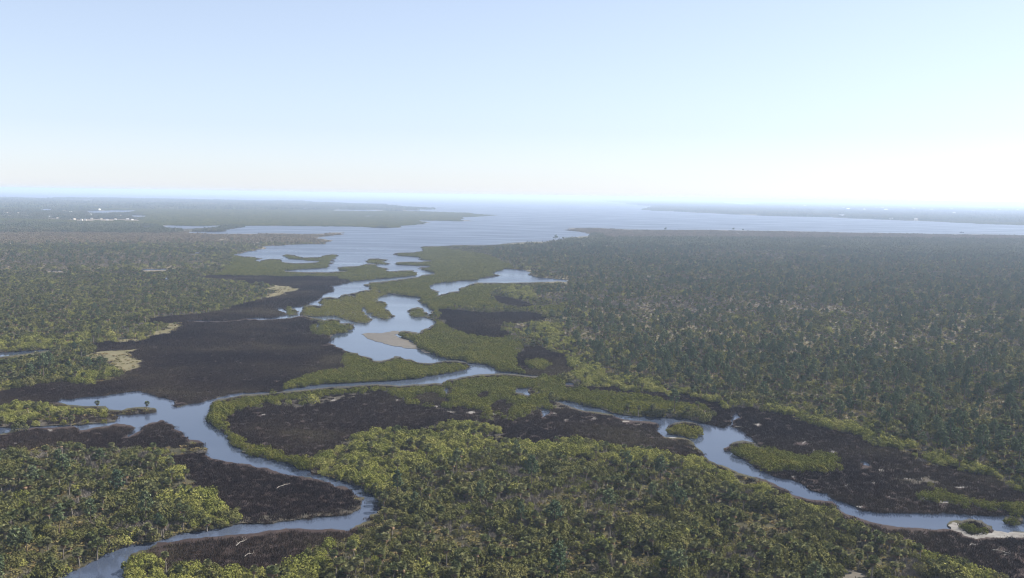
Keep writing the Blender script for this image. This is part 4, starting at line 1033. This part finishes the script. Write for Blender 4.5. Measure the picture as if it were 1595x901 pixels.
# ------------------------------------------------------------------ buildings on the far shores
def house_parts(w_, d_, h_, roofm, wallm, flat=False):
    wq, rq = Q(), Q()
    def box(q, x0, x1, y0, y1, z0, z1):
        c = [(x0, y0), (x1, y0), (x1, y1), (x0, y1)]
        for i in range(4):
            a, b = c[i], c[(i + 1) % 4]
            q.add([[(a[0], a[1], z0), (b[0], b[1], z0), (b[0], b[1], z1), (a[0], a[1], z1)]])
        q.add([[(x0, y0, z1), (x1, y0, z1), (x1, y1, z1), (x0, y1, z1)]])
    box(wq, -w_ / 2, w_ / 2, -d_ / 2, d_ / 2, 0, h_)
    gq = Q()
    n = max(2, int(w_ / 4)); rows = max(1, int(h_ / 3.2))
    for r in range(rows):
        for i in range(n):
            x = -w_ / 2 + w_ * (i + .5) / n; z = 1.0 + r * h_ / rows
            gq.add([[(x - .6, -d_ / 2 - .03, z), (x + .6, -d_ / 2 - .03, z), (x + .6, -d_ / 2 - .03, z + 1.3), (x - .6, -d_ / 2 - .03, z + 1.3)]])
    o = .6
    if flat:
        box(rq, -w_ / 2 - .3, w_ / 2 + .3, -d_ / 2 - .3, d_ / 2 + .3, h_ + .01, h_ + .9)
    else:
        rh = d_ * .28
        a, b, e = -w_ / 2 - o, w_ / 2 + o, d_ / 2 + o
        rg_ = w_ * .22
        rq.add([[(a, -e, h_), (b, -e, h_), (b - rg_, 0, h_ + rh), (a + rg_, 0, h_ + rh)], [(b, e, h_), (a, e, h_), (a + rg_, 0, h_ + rh), (b - rg_, 0, h_ + rh)],
                [(b, -e, h_), (b, e, h_), (b - rg_, 0, h_ + rh), (b - rg_, 0, h_ + rh)], [(a, e, h_), (a, -e, h_), (a + rg_, 0, h_ + rh), (a + rg_, 0, h_ + rh)]])
    return wq, rq, gq
BRIGHT_L = {0: 'white building with a pale roof, left of the two far beyond the left lagoon', 1: 'brightest small white building far beyond the left lagoon', 2: 'wide white building, the largest in the far left town', 3: 'white house by the left lagoon, right of the widest building', 17: 'pale building on the far bank of the left lagoons'}
BRIGHT_R = {0: 'bright white building on the far right shore, middle of three', 3: 'bright white building on the far right shore, rightmost of three', 16: 'bright white building on the far right shore, leftmost of three', 19: 'wide pale waterside building on the far right shore', 18: 'pale building at the water far right, nearest the bay'}
hr = random.Random(5)
for X_, Y_, D_, w_, side, k_ in HOUSES:
    spec = (BRIGHT_L if side == 'left' else BRIGHT_R).get(k_)
    tallb = side == 'right'
    h_ = hr.uniform(9, 14) if tallb else hr.uniform(3.2, 5)
    if spec: roofm, wallm = M_ROOFW, M_WALL
    else: roofm, wallm = hr.choice([M_ROOFT, M_ROOFT, M_ROOFG, M_ROOFG]), hr.choice([M_WALL2, M_WALL2, M_WALL])
    root = bpy.data.objects.new('building' if tallb else 'house', None); COL.objects.link(root)
    root.location = (X_, Y_, GZ - .05); root.rotation_euler = (0, 0, hr.uniform(-.5, .5) - math.atan2(X_, Y_))
    wq, rq, gq = house_parts(w_, w_ * hr.uniform(.5, .8), h_, roofm, wallm, tallb and hr.random() < .5)
    obj('wall', wq.mesh('wall', wallm), root); obj('roof', rq.mesh('roof', roofm), root)
    obj('windows', gq.mesh('windows', M_GLASS), root)
    g_ = 'buildings on the far right shore' if tallb else 'houses of the far left town'
    lab = spec or ('small pale building in the haze of the far right shore' if tallb else 'small pale house among trees in the far left town')
    prop(root, lab, 'building' if tallb else 'house', g_)

# ------------------------------------------------------------------ a boat on the bay
X_, Y_ = at(1498, 364.2)
root = bpy.data.objects.new('boat', None); COL.objects.link(root); root.location = (X_, Y_, 0)
root.rotation_euler = (0, 0, -math.atan2(X_, Y_) + .15)
st = [(-8, 1.9, 1.5), (-5, 2.2, 1.5), (0, 2.3, 1.6), (4, 1.9, 1.8), (7, .9, 2.1), (8.6, .05, 2.4)]
V, Fq = [], []
for x, hw, zt in st: V += [(x, -hw, zt), (x, -hw * .7, -.4), (x, hw * .7, -.4), (x, hw, zt)]
for i in range(len(st) - 1):
    for j in range(3): Fq.append((i * 4 + j, (i + 1) * 4 + j, (i + 1) * 4 + j + 1, i * 4 + j + 1))
    Fq.append((i * 4 + 3, (i + 1) * 4 + 3, (i + 1) * 4, i * 4))
Fq.append((0, 1, 2, 3))
obj('hull', new_mesh('hull', V, Fq, [M_HULL]), root)
bm = bmesh.new()
bmesh.ops.create_cube(bm, size=1, matrix=Matrix.Translation((-1.5, 0, 2.7)) @ Matrix.Diagonal((5.5, 2.8, 2.2, 1)))
bmesh.ops.bevel(bm, geom=bm.edges[:], offset=.25, segments=2, affect='EDGES')
cm = bpy.data.meshes.new('cabin'); bm.to_mesh(cm); bm.free(); cm.materials.append(M_CABIN)
obj('cabin', cm, root)
prop(root, 'small dark boat lying on the bay near the right edge', 'boat')

# ------------------------------------------------------------------ single trees and logs one can point at
def shore_tree(x, y, hpx, label, seed):
    X_, Y_ = at(x, y); D_ = math.hypot(X_, Y_); h = hpx * D_ / F
    rg = np.random.default_rng(seed)
    tq, cq = Q(), Q()
    tq.tube([(0, 0, -.2), (.1, .05, h * .3), (.2, 0, h * .7)], [.35, .28, .12], 7)
    for k in range(5):
        dome(cq, h * rg.uniform(.16, .28), h * .22, h * rg.uniform(.14, .22), 12, 14, .55, seed + k, h * rg.uniform(.38, .72), rg.uniform(-.22, .22) * h, rg.uniform(-.2, .2) * h, low=-.7)
    root = bpy.data.objects.new('shore_tree', None); COL.objects.link(root); root.location = (X_, Y_, GZ - .05)
    obj('trunk', tq.mesh('shore_tree_trunk', M_BARK), root); obj('crown', cq.mesh('shore_tree_crown', L_PINE), root)
    prop(root, label, 'tree', 'lone trees on the bay shore')
shore_tree(865.5, 372.5, 9.5, 'tallest lone tree on the bay shore, left of the curved spit', 301)
shore_tree(877, 371.5, 4.5, 'short bushy tree right of the tallest shore tree', 305)
shore_tree(1036.5, 357.8, 5, 'lone tree on the straight bay shore, well right of the spit', 311)
shore_tree(1142, 359.3, 5.5, 'left and taller of a pair of trees on the straight bay shore', 321)
shore_tree(1157.5, 359.5, 3.8, 'right and shorter of a pair of trees on the straight bay shore', 331)
def lone_palm(x, y, h, label, seed):
    X_, Y_ = at(x, y)
    root = bpy.data.objects.new('cabbage_palm', None); COL.objects.link(root); root.location = (X_, Y_, GZ - .05)
    for p, (q, m) in palm_parts(seed, h, .2, 26, 6).items(): obj(p, q.mesh('cabbage_palm_' + p, m), root)
    prop(root, label, 'palm tree')
lone_palm(152, 638, 3.4, 'lone palm sticking up in the middle of the strip by the left river', 401)
lone_palm(229, 640, 3.6, 'lone palm near the tip of the strip by the left river', 402)
def log(x, y, length, ang, label, seed):
    X_, Y_ = at(x, y); rg = np.random.default_rng(seed); q = Q()
    n = 6; P = [(length * (i / (n - 1) - .5), rg.uniform(-.12, .12) * length * .3, .55 + .25 * math.sin(i)) for i in range(n)]
    for i in range(n - 1):
        a, b = np.array(P[i]), np.array(P[i + 1]); r = .17 * (1 - .12 * i)
        for k in range(5):
            a0, a1 = 2 * math.pi * k / 5, 2 * math.pi * (k + 1) / 5
            f = lambda c, t, rr: (c[0], c[1] + rr * math.cos(t), c[2] + rr * math.sin(t))
            q.add([[f(a, a0, r), f(a, a1, r), f(b, a1, r * .88), f(b, a0, r * .88)]])
    bq = Q()
    for i in range(1, n):
        a = np.array(P[i]); d = np.array([rg.uniform(-.2, .8), rg.choice([-1, 1]) * rg.uniform(.4, 1), rg.uniform(.3, .9)]) * rg.uniform(.8, 1.8)
        s = np.array([.07, 0, 0])
        bq.add([[a - s, a + s, a + d + s * .3, a + d - s * .3]])
    root = bpy.data.objects.new('fallen_log', None); COL.objects.link(root); root.location = (X_, Y_, GZ); root.rotation_euler = (0, 0, ang)
    obj('stem', q.mesh('fallen_log_stem', M_SNAG), root); obj('branches', bq.mesh('fallen_log_branches', M_SNAG), root)
    prop(root, label, 'log')
log(442, 760, 9.0, 1.15, 'bleached log lying across the dark marsh tongue of the left river', 1)
log(376, 849, 7.0, 1.3, 'bleached log on the marsh inside the lowest river bend', 2)
log(388, 868, 4.5, 1.1, 'shorter bleached log behind the other in the lowest bend', 3)
log(1561, 864, 6.0, -.5, 'bleached log on the dark marsh in the bottom right corner', 4)
log(1152, 668.5, 7.0, .3, 'dark drift log in the mouth of the side creek of the right river', 5)
